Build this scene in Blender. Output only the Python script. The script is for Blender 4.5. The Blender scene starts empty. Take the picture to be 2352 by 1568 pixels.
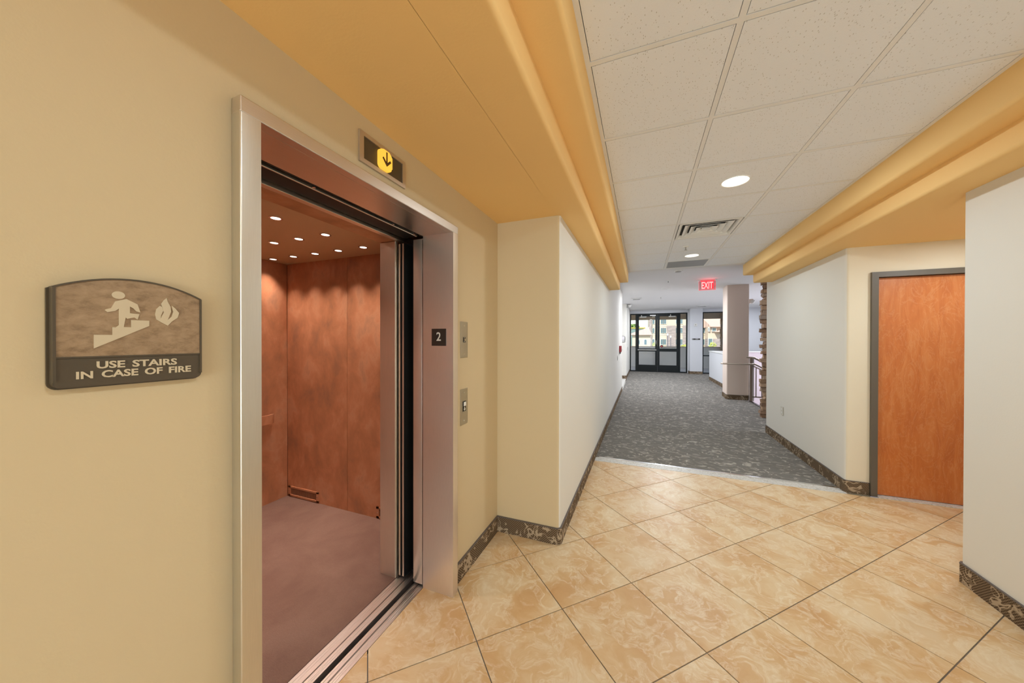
import bpy, bmesh, math, random
from mathutils import Vector, Matrix
random.seed(7)
PI = math.pi
sc = bpy.context.scene
C = sc.collection

# ---------------------------------------------------------------- camera
cam_d = bpy.data.cameras.new('camera'); cam = bpy.data.objects.new('camera', cam_d); C.objects.link(cam)
cam_d.sensor_width = 36.0; cam_d.lens = 758.94 / 2352 * 36.0; cam_d.clip_start = 0.02; cam_d.clip_end = 600
yaw, pit, rol = math.radians(21.515), math.radians(-0.268), math.radians(0.086)
_f = Vector((-math.sin(yaw) * math.cos(pit), math.cos(yaw) * math.cos(pit), math.sin(pit)))
_r = Vector((math.cos(yaw), math.sin(yaw), 0))
_u = _r.cross(_f)
_r2 = _r * math.cos(rol) + _u * math.sin(rol); _u2 = -_r * math.sin(rol) + _u * math.cos(rol)
cam.matrix_world = Matrix(((_r2.x, _u2.x, -_f.x, 0), (_r2.y, _u2.y, -_f.y, 0), (_r2.z, _u2.z, -_f.z, 1.53), (0, 0, 0, 1)))
sc.camera = cam

# ---------------------------------------------------------------- world, sun, exposure
w = bpy.data.worlds.new('sky'); sc.world = w; w.use_nodes = True
nt = w.node_tree; nt.nodes.clear()
sky = nt.nodes.new('ShaderNodeTexSky'); sky.sky_type = 'NISHITA'; sky.sun_disc = False
sky.sun_elevation = math.radians(48); sky.sun_rotation = math.radians(200); sky.dust_density = 0.7; sky.air_density = 1.0
bg = nt.nodes.new('ShaderNodeBackground'); bg.inputs[1].default_value = 0.22
wo = nt.nodes.new('ShaderNodeOutputWorld')
nt.links.new(sky.outputs[0], bg.inputs[0]); nt.links.new(bg.outputs[0], wo.inputs[0])
sun_d = bpy.data.lights.new('sun', 'SUN'); sun = bpy.data.objects.new('sun', sun_d); C.objects.link(sun)
sun_d.energy = 4.6; sun_d.angle = math.radians(1); sun_d.color = (1.0, 0.95, 0.88)
sun.rotation_euler = (math.radians(48), 0, math.radians(-24))     # from behind the viewer, over the roof
sun.location = (0, -20, 30)
sc.view_settings.view_transform = 'Standard'; sc.view_settings.look = 'None'
sc.view_settings.exposure = 0.30; sc.view_settings.gamma = 1.0; sc.view_settings.use_curve_mapping = False
try:
    sc.cycles.max_bounces = 10; sc.cycles.diffuse_bounces = 6; sc.cycles.glossy_bounces = 5
    sc.cycles.transparent_max_bounces = 12; sc.cycles.sample_clamp_indirect = 6.0
    sc.cycles.caustics_reflective = False; sc.cycles.caustics_refractive = False
except Exception:
    pass
LP = dict(near=11.0, mid=13.8, far=54.0, end=27.0, pit=22.0, car=1.25, win=155.0, alcove=20.0)    # watts

def area(name, loc, rot, size, energy, color=(1, 1, 1), size_y=None, disk=False, spread=None):
    d = bpy.data.lights.new(name, 'AREA'); o = bpy.data.objects.new(name, d); C.objects.link(o)
    d.energy = energy; d.color = color; d.size = size
    if disk: d.shape = 'DISK'
    elif size_y: d.shape = 'RECTANGLE'; d.size_y = size_y
    if spread: d.spread = spread
    o.location = loc; o.rotation_euler = rot
    return o
# added fill lamps, unseen: right of the stairwell, in the alcove, behind the viewer
area('atrium_daylight', (6.05, 12.3, 0.4), (0, math.radians(97), 0), 4.6, LP['win'], (0.86, 0.90, 1.0), 4.4)
area('alcove_daylight', (-2.75, 12.2, 1.35), (0, math.radians(-105), 0), 2.2, LP['alcove'], (0.84, 0.89, 1.0), 2.4)
area('lobby_daylight', (0.4, -5.2, 1.1), (math.radians(122), 0, 0), 2.9, 125.0, (0.68, 0.87, 1.0), 1.9)

# ---------------------------------------------------------------- material helpers
M = {}
def mat(name, col, rough=0.6, metal=0.0, emit=None, estr=0.0, spec=None, coat=0.0, alpha=None):
    m = bpy.data.materials.new(name); m.use_nodes = True
    b = m.node_tree.nodes['Principled BSDF']
    b.inputs['Base Color'].default_value = (*col, 1); b.inputs['Roughness'].default_value = rough; b.inputs['Metallic'].default_value = metal
    if spec is not None: b.inputs['Specular IOR Level'].default_value = spec
    if coat: b.inputs['Coat Weight'].default_value = coat; b.inputs['Coat Roughness'].default_value = 0.15
    if emit: b.inputs['Emission Color'].default_value = (*emit, 1); b.inputs['Emission Strength'].default_value = estr
    M[name] = m
    return m
class G:
    """tiny node-graph builder on a material"""
    def __init__(s, m):
        s.m = m; s.t = m.node_tree; s.b = s.t.nodes['Principled BSDF']
    def n(s, kind, **kw):
        x = s.t.nodes.new('ShaderNode' + kind)
        for k, v in kw.items(): setattr(x, k, v)
        return x
    def l(s, a, b): s.t.links.new(a, b)
    def coord(s, scale=(1, 1, 1), rot=(0, 0, 0), which='Object', rnd=0.0, loc=(0, 0, 0)):
        tc = s.n('TexCoord'); mp = s.n('Mapping'); mp.inputs['Scale'].default_value = scale; mp.inputs['Rotation'].default_value = rot
        mp.inputs['Location'].default_value = loc
        if rnd:
            oi = s.n('ObjectInfo'); mu = s.n('VectorMath', operation='SCALE'); cb = s.n('CombineXYZ')
            for i in range(3): s.l(oi.outputs['Random'], cb.inputs[i])
            s.l(cb.outputs[0], mu.inputs[0]); mu.inputs['Scale'].default_value = rnd
            ad = s.n('VectorMath', operation='ADD'); s.l(tc.outputs[which], ad.inputs[0]); s.l(mu.outputs[0], ad.inputs[1]); s.l(ad.outputs[0], mp.inputs[0])
        else: s.l(tc.outputs[which], mp.inputs[0])
        return mp.outputs[0]
    def noise(s, v, scale, detail=4, rough=.5, dist=0.0):
        x = s.n('TexNoise'); x.inputs['Scale'].default_value = scale; x.inputs['Detail'].default_value = detail
        x.inputs['Roughness'].default_value = rough; x.inputs['Distortion'].default_value = dist; s.l(v, x.inputs['Vector'])
        return x.outputs['Fac']
    def ramp(s, f, stops, interp='LINEAR'):
        r = s.n('ValToRGB'); r.color_ramp.interpolation = interp; e = r.color_ramp.elements
        while len(e) < len(stops): e.new(0.5)
        for i, (p, c) in enumerate(stops):
            e[i].position = p; e[i].color = (*c, 1) if len(c) == 3 else c
        s.l(f, r.inputs[0]); return r.outputs[0]
    def mix(s, f, a, b, mode='MIX'):
        x = s.n('Mix', data_type='RGBA', blend_type=mode)
        for sock, v in ((x.inputs[0], f), (x.inputs[6], a), (x.inputs[7], b)):
            if hasattr(v, 'is_output'): s.l(v, sock)
            else: sock.default_value = v if not isinstance(v, tuple) else ((*v, 1) if len(v) == 3 else v)
        return x.outputs[2]
    def math(s, op, a, b=0.0):
        x = s.n('Math', operation=op)
        for sock, v in ((x.inputs[0], a), (x.inputs[1], b)):
            if hasattr(v, 'is_output'): s.l(v, sock)
            else: sock.default_value = v
        return x.outputs[0]
    def color(s, c): s.l(c, s.b.inputs['Base Color'])
    def bump(s, h, strength=0.2, dist=0.002):
        x = s.n('Bump'); x.inputs['Strength'].default_value = strength; x.inputs['Distance'].default_value = dist
        s.l(h, x.inputs['Height']); s.l(x.outputs[0], s.b.inputs['Normal'])
B3 = lambda v: (v, v, v)
def paint(name, col, bump=0.25, rough=0.75):
    m = mat(name, col, rough, spec=0.25); g = G(m); v = g.coord()
    n = g.noise(v, 90, 3, .55); n2 = g.noise(v, 1.3, 3)
    g.color(g.mix(g.math('MULTIPLY', n2, .18), col, tuple(c * .86 for c in col)))
    g.bump(n, bump, .0012); return m
paint('wall_paint', (0.80, 0.775, 0.715))
paint('cream_paint', (0.665, 0.535, 0.335))  # same wall paint with the elevator bay's warm light put into the colour
paint('nook_paint', (0.80, 0.72, 0.565))  # wall paint with the door nook's warmer light put into the colour
paint('accent_paint', (0.92, 0.62, 0.265), .35)
paint('ceiling_paint', (0.80, 0.79, 0.79), .1)
paint('mauve_paint', (0.78, 0.74, 0.76), .15)
paint('mocha_paint', (0.80, 0.67, 0.585), .15)  # warm shade of the column put into its colour; also the brown bracket
paint('white_paint', (0.70, 0.71, 0.745), .1)
mat('trim_white', (0.86, 0.86, 0.84), .35)
mat('grout', (0.20, 0.175, 0.15), .9)
mat('black', (0.012, 0.012, 0.012), .6)
mat('black_gloss', (0.02, 0.02, 0.02), .25)
mat('dark_bronze', (0.010, 0.013, 0.014), .5, .0, spec=.25)
mat('taupe_metal', (0.13, 0.112, 0.088), .45)
mat('sign_brown', (0.085, 0.064, 0.040), .4)
mat('sign_cream', (0.62, 0.52, 0.36), .5)
mat('plate_dark', (0.035, 0.026, 0.02), .35)
mat('plate_text', (0.75, 0.70, 0.62), .4)
mat('red_plastic', (0.45, 0.02, 0.03), .35)
mat('white_plastic', (0.80, 0.79, 0.76), .35)
mat('ivory_plastic', (0.66, 0.63, 0.55), .35)
mat('post_metal', (.33, .255, .205), .4, .2); mat('rail_steel', (.62, .53, .45), .32, .85)
paint('pit_paint', (0.66, 0.565, 0.60), .15)  # pink of warm bounced light put into the stairwell wall colour
mat('grey_metal', (0.42, 0.41, 0.39), .4, .8)
mat('chrome', (0.82, 0.82, 0.83), .15, 1.0)
mat('lens', (0.9, 0.9, 0.86), .4, emit=(1.0, 0.98, 0.90), estr=2.2)
mat('cool_lens', (0.9, 0.9, 0.9), .4, emit=(0.95, 0.98, 1.0), estr=1.6)
mat('car_lens', (0.9, 0.8, 0.75), .4, emit=(1.0, 0.80, 0.68), estr=3.2)
mat('amber_lens', (0.15, 0.07, 0.01), .4, emit=(1.0, 0.52, 0.055), estr=.92)
mat('amber_dark', (0.10, 0.05, 0.01), .5)
mat('exit_red', (0.8, 0.05, 0.06), .4, emit=(1.0, 0.05, 0.07), estr=0.75)
mat('exit_edge', (0.8, 0.05, 0.06), .4, emit=(1.0, 0.06, 0.09), estr=0.75)
mat('exit_letter', (0.95, 0.5, 0.5), .4, emit=(1.0, 0.42, 0.42), estr=0.9)
def glass(name, tint=(1, 1, 1), refl=0.25, alpha=1.0):
    m = bpy.data.materials.new(name); m.use_nodes = True; t = m.node_tree; t.nodes.clear()
    o = t.nodes.new('ShaderNodeOutputMaterial'); mx = t.nodes.new('ShaderNodeMixShader')
    a = t.nodes.new('ShaderNodeBsdfTransparent'); a.inputs[0].default_value = (*tint, 1)
    b = t.nodes.new('ShaderNodeBsdfGlossy'); b.inputs['Roughness'].default_value = 0.02
    fr = t.nodes.new('ShaderNodeFresnel'); fr.inputs[0].default_value = 1.45
    mu = t.nodes.new('ShaderNodeMath'); mu.operation = 'MULTIPLY'; mu.inputs[1].default_value = refl; t.links.new(fr.outputs[0], mu.inputs[0]); t.links.new(mu.outputs[0], mx.inputs[0]); t.links.new(a.outputs[0], mx.inputs[1]); t.links.new(b.outputs[0], mx.inputs[2]); t.links.new(mx.outputs[0], o.inputs[0])
    M[name] = m; return m
glass('glass', (0.97, 0.98, 0.98)); glass('pink_acrylic', (0.93, 0.72, 0.72))
def steel(name, col, rough, stretch, bump=.12):
    m = mat(name, col, rough, 1.0); g = G(m); v = g.coord(stretch)
    n = g.noise(v, 60, 3, .6); n2 = g.noise(g.coord(), 4, 3)
    g.color(g.mix(g.math('MULTIPLY', n, .5), col, tuple(c * .72 for c in col)))
    r = g.math('ADD', g.math('MULTIPLY', n2, .12), rough - .06); g.l(r, g.b.inputs['Roughness'])
    g.bump(n, bump, .0006); return m
steel('steel_vertical', (0.90, 0.80, 0.70), .34, (9, 9, .25)); M['steel_vertical'].node_tree.nodes['Principled BSDF'].inputs['Metallic'].default_value = .80
steel('steel_frame', (0.80, 0.78, 0.72), .34, (9, 9, .25))
steel('steel_horizontal', (0.78, 0.73, 0.67), .34, (9, .3, 9))
steel('aluminium', (0.86, 0.82, 0.79), .36, (16, .3, 16), .3)
mat('lantern_frame', (0.62, 0.55, 0.47), .35, .8)
steel('panel_steel', (0.58, 0.55, 0.48), .38, (9, 9, .4), .05)
# porcelain floor tile: marbled tan on cream
m = mat('tile_floor', (.7, .5, .3), .34, spec=.38); g = G(m); v = g.coord((1, 1, 1), (0, 0, .4), rnd=37.0)
warp = g.noise(v, 3.2, 4, .6)
vv = g.n('VectorMath', operation='ADD'); sc3 = g.n('VectorMath', operation='SCALE'); cb = g.n('CombineXYZ')
g.l(warp, cb.inputs[0]); g.l(g.noise(v, 4.1, 3), cb.inputs[1]); g.l(cb.outputs[0], sc3.inputs[0]); sc3.inputs['Scale'].default_value = .30
g.l(v, vv.inputs[0]); g.l(sc3.outputs[0], vv.inputs[1])
n1 = g.noise(vv.outputs[0], 3.6, 5, .58, .15); n2 = g.noise(vv.outputs[0], 6.5, 7, .62, 1.1); n3 = g.noise(vv.outputs[0], 40, 4, .6)
base = g.ramp(n1, [(.30, (.60, .35, .155)), (.47, (.66, .435, .22)), (.58, (.73, .55, .33)), (.75, (.76, .62, .42))])
vein = g.ramp(n2, [(.43, B3(0)), (.50, B3(1)), (.56, B3(0))])
col = g.mix(g.math('MULTIPLY', vein, g.ramp(n3, [(.35, B3(.15)), (.65, B3(.75))])), base, (.84, .74, .56))
oi = g.n('ObjectInfo'); col = g.mix(g.math('MULTIPLY', oi.outputs['Random'], .16), col, (.60, .36, .17))
g.color(col); g.l(g.math('ADD', g.math('MULTIPLY', n2, .16), .31), g.b.inputs['Roughness']); g.bump(n2, .04, .001)
# acoustic ceiling tile: fissured
m = mat('tile_ceiling', (.78, .76, .70), .85, spec=.1); g = G(m); v = g.coord((1, 1, 1), rnd=11.0)
vo = g.n('TexVoronoi'); vo.inputs['Scale'].default_value = 1.0
mp = g.n('Mapping'); mp.inputs['Scale'].default_value = (150, 70, 100); mp.inputs['Rotation'].default_value = (0, 0, .5); g.l(v, mp.inputs[0]); g.l(mp.outputs[0], vo.inputs['Vector'])
hole = g.ramp(vo.outputs['Distance'], [(.17, B3(1)), (.30, B3(0))]); gate = g.ramp(vo.outputs['Color'], [(.62, B3(0)), (.66, B3(1))])
fis = g.math('MULTIPLY', hole, gate); g.color(g.mix(g.math('MULTIPLY', fis, .6), (.87, .895, .95), (.40, .37, .33))); g.bump(g.math('SUBTRACT', g.noise(v, 200, 2), g.math('MULTIPLY', fis, 1.5)), .25, .0015)
mat('tee_grid', (.85, .85, .85), .5)
# patterned carpet
def carpet(name, base, dark, light, scale, weave=1.0):
    m = mat(name, base, .95, spec=.05); g = G(m); v = g.coord()
    mp = g.n('Mapping'); mp.inputs['Scale'].default_value = (.7, 1.5, 1); mp.inputs['Rotation'].default_value = (0, 0, .35); g.l(v, mp.inputs[0])
    n = g.noise(mp.outputs[0], scale, 1.2, .4, .9); n2 = g.noise(g.coord((1, 1, 1), loc=(5, 3, 1)), scale * 1.1, 1)
    line = g.ramp(n, [(.455, B3(0)), (.475, B3(1)), (.51, B3(1)), (.535, B3(0))]); gate = g.ramp(n2, [(.43, B3(0)), (.49, B3(1))])
    squig = g.math('MULTIPLY', line, gate)
    wv = g.n('TexChecker'); wv.inputs['Scale'].default_value = 170 * weave; wv.inputs[1].default_value = (*dark, 1); wv.inputs[2].default_value = (*base, 1); g.l(v, wv.inputs[0])
    fz = g.noise(v, 300, 2)
    c = g.mix(g.math('MULTIPLY', squig, .85), wv.outputs[0], light); c = g.mix(g.math('MULTIPLY', fz, .3), c, dark)
    g.color(c); g.bump(fz, .5, .003); return m
carpet('carpet_hall', (.28, .26, .235), (.125, .118, .108), (.52, .48, .42), 9)
# carpet base strip: coarse loops in rows with tan curls
m = mat('carpet_base', (.1, .08, .05), .95, spec=.05); g = G(m); v = g.coord()
ck = g.n('TexChecker'); ck.inputs['Scale'].default_value = 125; ck.inputs[1].default_value = (.085, .056, .036, 1); ck.inputs[2].default_value = (.27, .195, .125, 1); g.l(v, ck.inputs[0])
n = g.noise(v, 14, 1, .4, 1.2); line = g.ramp(n, [(.44, B3(0)), (.465, B3(1)), (.53, B3(1)), (.555, B3(0))])
n2 = g.noise(g.coord(loc=(3, 1, 7)), 9, 1); gate = g.ramp(n2, [(.44, B3(0)), (.50, B3(1))])
g.color(g.mix(g.math('MULTIPLY', g.math('MULTIPLY', line, gate), .85), ck.outputs[0], (.55, .43, .30))); g.bump(g.math('ADD', ck.outputs['Fac'], g.noise(v, 250, 2)), .9, .004)
mat('base_edge', (.13, .105, .095), .5)
# plush car carpet
m = mat('carpet_car', (.3, .2, .15), .95, spec=.05); g = G(m); v = g.coord()
n = g.noise(v, 2.2, 5, .6, .4); f = g.noise(g.coord((1, 2.2, 1), (0, 0, .6)), 120, 3, .7)
g.color(g.mix(g.math('MULTIPLY', f, .5), g.ramp(n, [(.35, (.25, .15, .12)), (.65, (.33, .215, .17))]), (.15, .09, .07))); g.bump(f, .9, .006)
# copper laminate car wall
m = mat('copper_panel', (.4, .2, .1), .42, spec=.4); g = G(m); v = g.coord((1, 1, .62), rnd=9.0)
n = g.noise(v, 5.2, 5, .60, .25); n2 = g.noise(g.coord((1, 1, .8), rnd=4.0), 12, 6, .70, .2)
c = g.ramp(n, [(.30, (.34, .165, .10)), (.43, (.50, .22, .112)), (.52, (.60, .265, .14)), (.60, (.66, .33, .19)), (.72, (.44, .245, .155))])
g.color(g.mix(g.math('MULTIPLY', n2, .55), c, (.40, .20, .11))); g.bump(n2, .05, .001)
mat('car_ceiling', (.70, .54, .37), .45, .2)
# door veneer
m = mat('door_veneer', (.5, .2, .07), .38, spec=.5, coat=.5); g = G(m)
v = g.coord((6.0, 1, 1.0)); n = g.noise(v, 2.6, 7, .62, 1.1); fine = g.noise(g.coord((90, 1, 3)), 6, 3, .6)
fl = g.noise(g.coord((2.4, 1, 1.0)), 3.0, 5, .6, 3.2)
c = g.ramp(n, [(.3, (.54, .135, .024)), (.5, (.63, .185, .038)), (.7, (.70, .25, .07))])
c = g.mix(g.math('MULTIPLY', g.ramp(fl, [(.50, B3(0)), (.53, B3(1)), (.56, B3(0))]), .3), c, (.78, .40, .18))
g.color(g.mix(g.math('MULTIPLY', fine, .25), c, (.50, .17, .055)))
# marble threshold
m = mat('marble_strip', (.6, .58, .54), .45); g = G(m); n = g.noise(g.coord(), 28, 6, .7, 1.5)
g.color(g.ramp(n, [(.35, (.42, .39, .35)), (.5, (.62, .60, .56)), (.65, (.72, .71, .70))]))
# stone ledge pieces
m = mat('ledge_stone', (.3, .2, .13), .85); g = G(m); v = g.coord(rnd=20.0); n = g.noise(v, 9, 6, .7, .4); oi = g.n('ObjectInfo')
c = g.ramp(oi.outputs['Random'], [(0, (.30, .18, .11)), (.3, (.52, .34, .21)), (.6, (.64, .46, .31)), (.8, (.48, .39, .32)), (1, (.60, .37, .22))])
g.color(g.mix(g.math('MULTIPLY', n, .55), c, (.18, .11, .07))); g.bump(n, .8, .02)
# sign laminate
m = mat('sign_laminate', (.3, .2, .1), .5); g = G(m); v = g.coord((1, 1, 1.7), (.5, 0, 0)); n = g.noise(v, 34, 8, .68, .25)
g.color(g.ramp(n, [(.3, (.20, .125, .065)), (.5, (.33, .22, .125)), (.7, (.42, .29, .175))]))
# exterior
paint('stucco', (.60, .53, .38), .4); paint('stucco_dark', (.58, .47, .35), .4); paint('concrete', (.76, .73, .70), .2); paint('pink_cap', (.66, .56, .49), .2)
m = mat('roof_tile', (.6, .4, .3), .8); g = G(m); v = g.coord(); wv = g.n('TexWave'); wv.inputs['Scale'].default_value = 1.2; g.l(v, wv.inputs[0])
g.color(g.ramp(wv.outputs['Fac'], [(0, (.48, .31, .23)), (.5, (.66, .49, .39))]))
m = mat('far_stone', (.35, .3, .28), .9); g = G(m); br = g.n('TexBrick'); br.inputs['Scale'].default_value = 1.0; v = g.coord((1, 1, 1), (PI / 2, 0, 0)); g.l(v, br.inputs['Vector'])
br.inputs['Color1'].default_value = (.40, .33, .29, 1); br.inputs['Color2'].default_value = (.27, .23, .21, 1); br.inputs['Mortar'].default_value = (.36, .32, .28, 1); br.inputs['Mortar Size'].default_value = .03
br.inputs['Brick Width'].default_value = .9; br.inputs['Row Height'].default_value = .3; g.color(br.outputs[0])
mat('far_window', (.10, .17, .19), .12, spec=.8); mat('far_frame', (.70, .66, .56), .5); mat('leaf', (.24, .36, .10), .7); mat('leaf_bright', (.55, .60, .10), .7)
mat('hedge_top', (.45, .40, .08), .8); mat('fence_teal', (.18, .26, .24), .7); mat('lamp_post', (.13, .12, .14), .5); mat('asphalt', (.32, .31, .30), .9)

# ---------------------------------------------------------------- geometry helpers
def link(name, bm, material, parent=None, smooth=False, loc=None):
    me = bpy.data.meshes.new(name)
    bmesh.ops.recalc_face_normals(bm, faces=bm.faces)
    if smooth:
        for f in bm.faces: f.smooth = True
        for e in bm.edges:
            if len(e.link_faces) == 2 and e.calc_face_angle(0) > math.radians(32): e.smooth = False
    bm.to_mesh(me); bm.free()
    o = bpy.data.objects.new(name, me); C.objects.link(o)
    mats = material if isinstance(material, (list, tuple)) else [material]
    for x in mats: me.materials.append(M[x] if isinstance(x, str) else x)
    if parent is not None: o.parent = parent
    return o
def NB(): return bmesh.new()
def box(bm, x0, x1, y0, y1, z0, z1, bev=0.0, mi=0):
    vs = [bm.verts.new((x, y, z)) for x in (x0, x1) for y in (y0, y1) for z in (z0, z1)]
    fs = []
    for idx in ((0, 1, 3, 2), (4, 6, 7, 5), (0, 4, 5, 1), (2, 3, 7, 6), (0, 2, 6, 4), (1, 5, 7, 3)):
        f = bm.faces.new([vs[i] for i in idx]); f.material_index = mi; fs.append(f)
    if bev:
        es = list({e for f in fs for e in f.edges})
        bmesh.ops.bevel(bm, geom=es, offset=bev, segments=2, affect='EDGES', profile=.5)
    return fs
def prism(bm, pts, lo, hi, axis='z', mi=0):
    """extrude a polygon; axis z: pts (x,y); axis x: pts (y,z); axis y: pts (x,z)"""
    def P(p, t): return {'z': (p[0], p[1], t), 'x': (t, p[0], p[1]), 'y': (p[0], t, p[1])}[axis]
    a = [bm.verts.new(P(p, lo)) for p in pts]; b = [bm.verts.new(P(p, hi)) for p in pts]; n = len(pts)
    fs = [bm.faces.new(a), bm.faces.new(list(reversed(b)))]
    for i in range(n): fs.append(bm.faces.new([a[i], a[(i + 1) % n], b[(i + 1) % n], b[i]]))
    for f in fs: f.material_index = mi
def rounded(pts, seg=6):
    """pts: (x, y) or (x, y, r)"""
    out = []; n = len(pts)
    for i, p in enumerate(pts):
        if len(p) < 3 or not p[2]: out.append((p[0], p[1])); continue
        a = Vector(pts[i - 1][:2]); b = Vector(p[:2]); c = Vector(pts[(i + 1) % n][:2]); r = p[2]
        d1 = (a - b).normalized(); d2 = (c - b).normalized(); ang = d1.angle(d2); t = r / math.tan(ang / 2)
        s = b + d1 * t; e = b + d2 * t; ctr = b + (d1 + d2).normalized() * (r / math.sin(ang / 2))
        a0 = math.atan2(s.y - ctr.y, s.x - ctr.x); a1 = math.atan2(e.y - ctr.y, e.x - ctr.x); da = (a1 - a0 + PI) % (2 * PI) - PI
        for k in range(seg + 1):
            q = a0 + da * k / seg; out.append((ctr.x + r * math.cos(q), ctr.y + r * math.sin(q)))
    return out
def cyl(bm, p0, p1, r0, r1=None, n=16, cap=True, mi=0):
    p0, p1 = Vector(p0), Vector(p1); r1 = r0 if r1 is None else r1; d = (p1 - p0).normalized()
    u = d.orthogonal().normalized(); v = d.cross(u)
    a = [bm.verts.new(p0 + (u * math.cos(t) + v * math.sin(t)) * r0) for t in (2 * PI * i / n for i in range(n))]
    b = [bm.verts.new(p1 + (u * math.cos(t) + v * math.sin(t)) * r1) for t in (2 * PI * i / n for i in range(n))]
    for i in range(n): bm.faces.new([a[i], a[(i + 1) % n], b[(i + 1) % n], b[i]]).material_index = mi
    if cap: bm.faces.new(list(reversed(a))).material_index = mi; bm.faces.new(b).material_index = mi
def tube(bm, pts, r, n=12):
    pts = [Vector(p) for p in pts]; rings = []
    prev = None
    for i, p in enumerate(pts):
        d = (pts[min(i + 1, len(pts) - 1)] - pts[max(i - 1, 0)]).normalized()
        u = d.orthogonal().normalized() if prev is None else (prev - d * prev.dot(d)).normalized()
        prev = u; v = d.cross(u)
        rings.append([bm.verts.new(p + (u * math.cos(t) + v * math.sin(t)) * r) for t in (2 * PI * k / n for k in range(n))])
    for a, b in zip(rings, rings[1:]):
        for k in range(n): bm.faces.new([a[k], a[(k + 1) % n], b[(k + 1) % n], b[k]])
    bm.faces.new(list(reversed(rings[0]))); bm.faces.new(rings[-1])
def lathe(bm, prof, c, n=32, mi=0):
    """profile (r, z) about a vertical axis at c"""
    rings = []
    for r, z in prof:
        rings.append([bm.verts.new((c[0] + r * math.cos(2 * PI * k / n), c[1] + r * math.sin(2 * PI * k / n), c[2] + z)) for k in range(n)] if r > 1e-6 else [bm.verts.new((c[0], c[1], c[2] + z))])
    for a, b in zip(rings, rings[1:]):
        for k in range(n):
            k2 = (k + 1) % n
            if len(a) == 1: bm.faces.new([a[0], b[k], b[k2]])
            elif len(b) == 1: bm.faces.new([a[k], a[k2], b[0]])
            else: bm.faces.new([a[k], a[k2], b[k2], b[k]])
def thing(name, label, cat, loc=(0, 0, 0), group=None):
    o = bpy.data.objects.new(name, None); C.objects.link(o); o.location = loc; o.empty_display_size = .05
    o['label'] = label; o['category'] = cat
    if group: o['group'] = group
    return o
def tag(o, label, cat, group=None):
    o['label'] = label; o['category'] = cat
    if group: o['group'] = group
    return o
def struct(o): o['kind'] = 'structure'; return o
def semp(name, loc=(0, 0, 0)):
    o = bpy.data.objects.new(name, None); C.objects.link(o); o.location = loc; o['kind'] = 'structure'; return o
def part(name, bm, m, parent, label=None, smooth=False):
    """mesh built in world coordinates, re-based on its parent (or grandparent) location"""
    off = Vector((0, 0, 0)); p = parent
    while p is not None: off += p.location; p = p.parent
    for v in bm.verts: v.co -= off
    o = link(name, bm, m, parent, smooth)
    if label: o['label'] = label
    return o
def text(name, s, material, parent, origin, right, up, width, height, depth, bold=0.0):
    """lettering as mesh: lower-left corner at origin, scaled to width x height"""
    cu = bpy.data.curves.new('t', 'FONT'); cu.body = s; cu.extrude = .5; cu.offset = bold; cu.resolution_u = 3; cu.space_word = 1.6
    ob = bpy.data.objects.new('t', cu); C.objects.link(ob); dg = bpy.context.evaluated_depsgraph_get()
    me = bpy.data.meshes.new_from_object(ob.evaluated_get(dg)); bpy.data.objects.remove(ob)
    xs = [v.co.x for v in me.vertices]; ys = [v.co.y for v in me.vertices]
    x0, x1, y0, y1 = min(xs), max(xs), min(ys), max(ys); R, U = Vector(right), Vector(up); N = R.cross(U); O = Vector(origin)
    off = Vector((0, 0, 0)); p = parent
    while p is not None: off += p.location; p = p.parent
    for v in me.vertices:
        c = v.co.copy(); v.co = O + R * ((c.x - x0) / (x1 - x0) * width) + U * ((c.y - y0) / (y1 - y0) * height) + N * ((c.z + .5) * depth) - off
    me.materials.clear(); me.materials.append(M[material]); me.name = name
    o = bpy.data.objects.new(name, me); C.objects.link(o); o.parent = parent
    return o

# ---------------------------------------------------------------- key dimensions (metres)
XE, XC, XR = -1.08, -0.57, 1.91       # elevator wall, corridor left wall, right wall
ZS, ZA, ZF = 2.465, 2.76, 2.96        # painted soffit, tiled ceiling, far ceiling
YB = -5.6                             # back of the lobby
OY0, OY1, OZ = 0.633, 1.690, 2.166    # elevator opening
R = .028

# ---------------------------------------------------------------- floors
def clip(poly, a, b, c):
    """keep a*x + b*y >= c"""
    out = []; n = len(poly)
    for i in range(n):
        p, q = poly[i], poly[(i + 1) % n]; dp = a * p[0] + b * p[1] - c; dq = a * q[0] + b * q[1] - c
        if dp >= 0: out.append(p)
        if (dp >= 0) != (dq >= 0):
            t = dp / (dp - dq); out.append((p[0] + (q[0] - p[0]) * t, p[1] + (q[1] - p[1]) * t))
    return out
def cliprect(poly, x0, x1, y0, y1):
    for abc in ((1, 0, x0), (-1, 0, -x1), (0, 1, y0), (0, -1, -y1)):
        poly = clip(poly, *abc)
        if len(poly) < 3: return []
    return poly
def parea(p): return abs(sum(p[i][0] * p[(i + 1) % len(p)][1] - p[(i + 1) % len(p)][0] * p[i][1] for i in range(len(p)))) / 2
bm = NB(); box(bm, -1.245, 3.3, YB, 4.30, -.12, -.004)
floor = struct(link('floor', bm, 'grout'))
TS, TX, TY, TA = .5079, -.7784, 1.4906, math.radians(44.98)
ca, sa = math.cos(TA), math.sin(TA); gh = .0028
def tpt(i, j): return (TX + TS * (i * ca + j * sa), TY + TS * (i * sa - j * ca))
rects = [(XC, 1.89, YB, 4.285), (XE, XC, YB, 2.42), (-1.2545, XE, OY0, OY1), (1.89, 3.2, 2.995, 4.285)]
nt_ = 0
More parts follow.
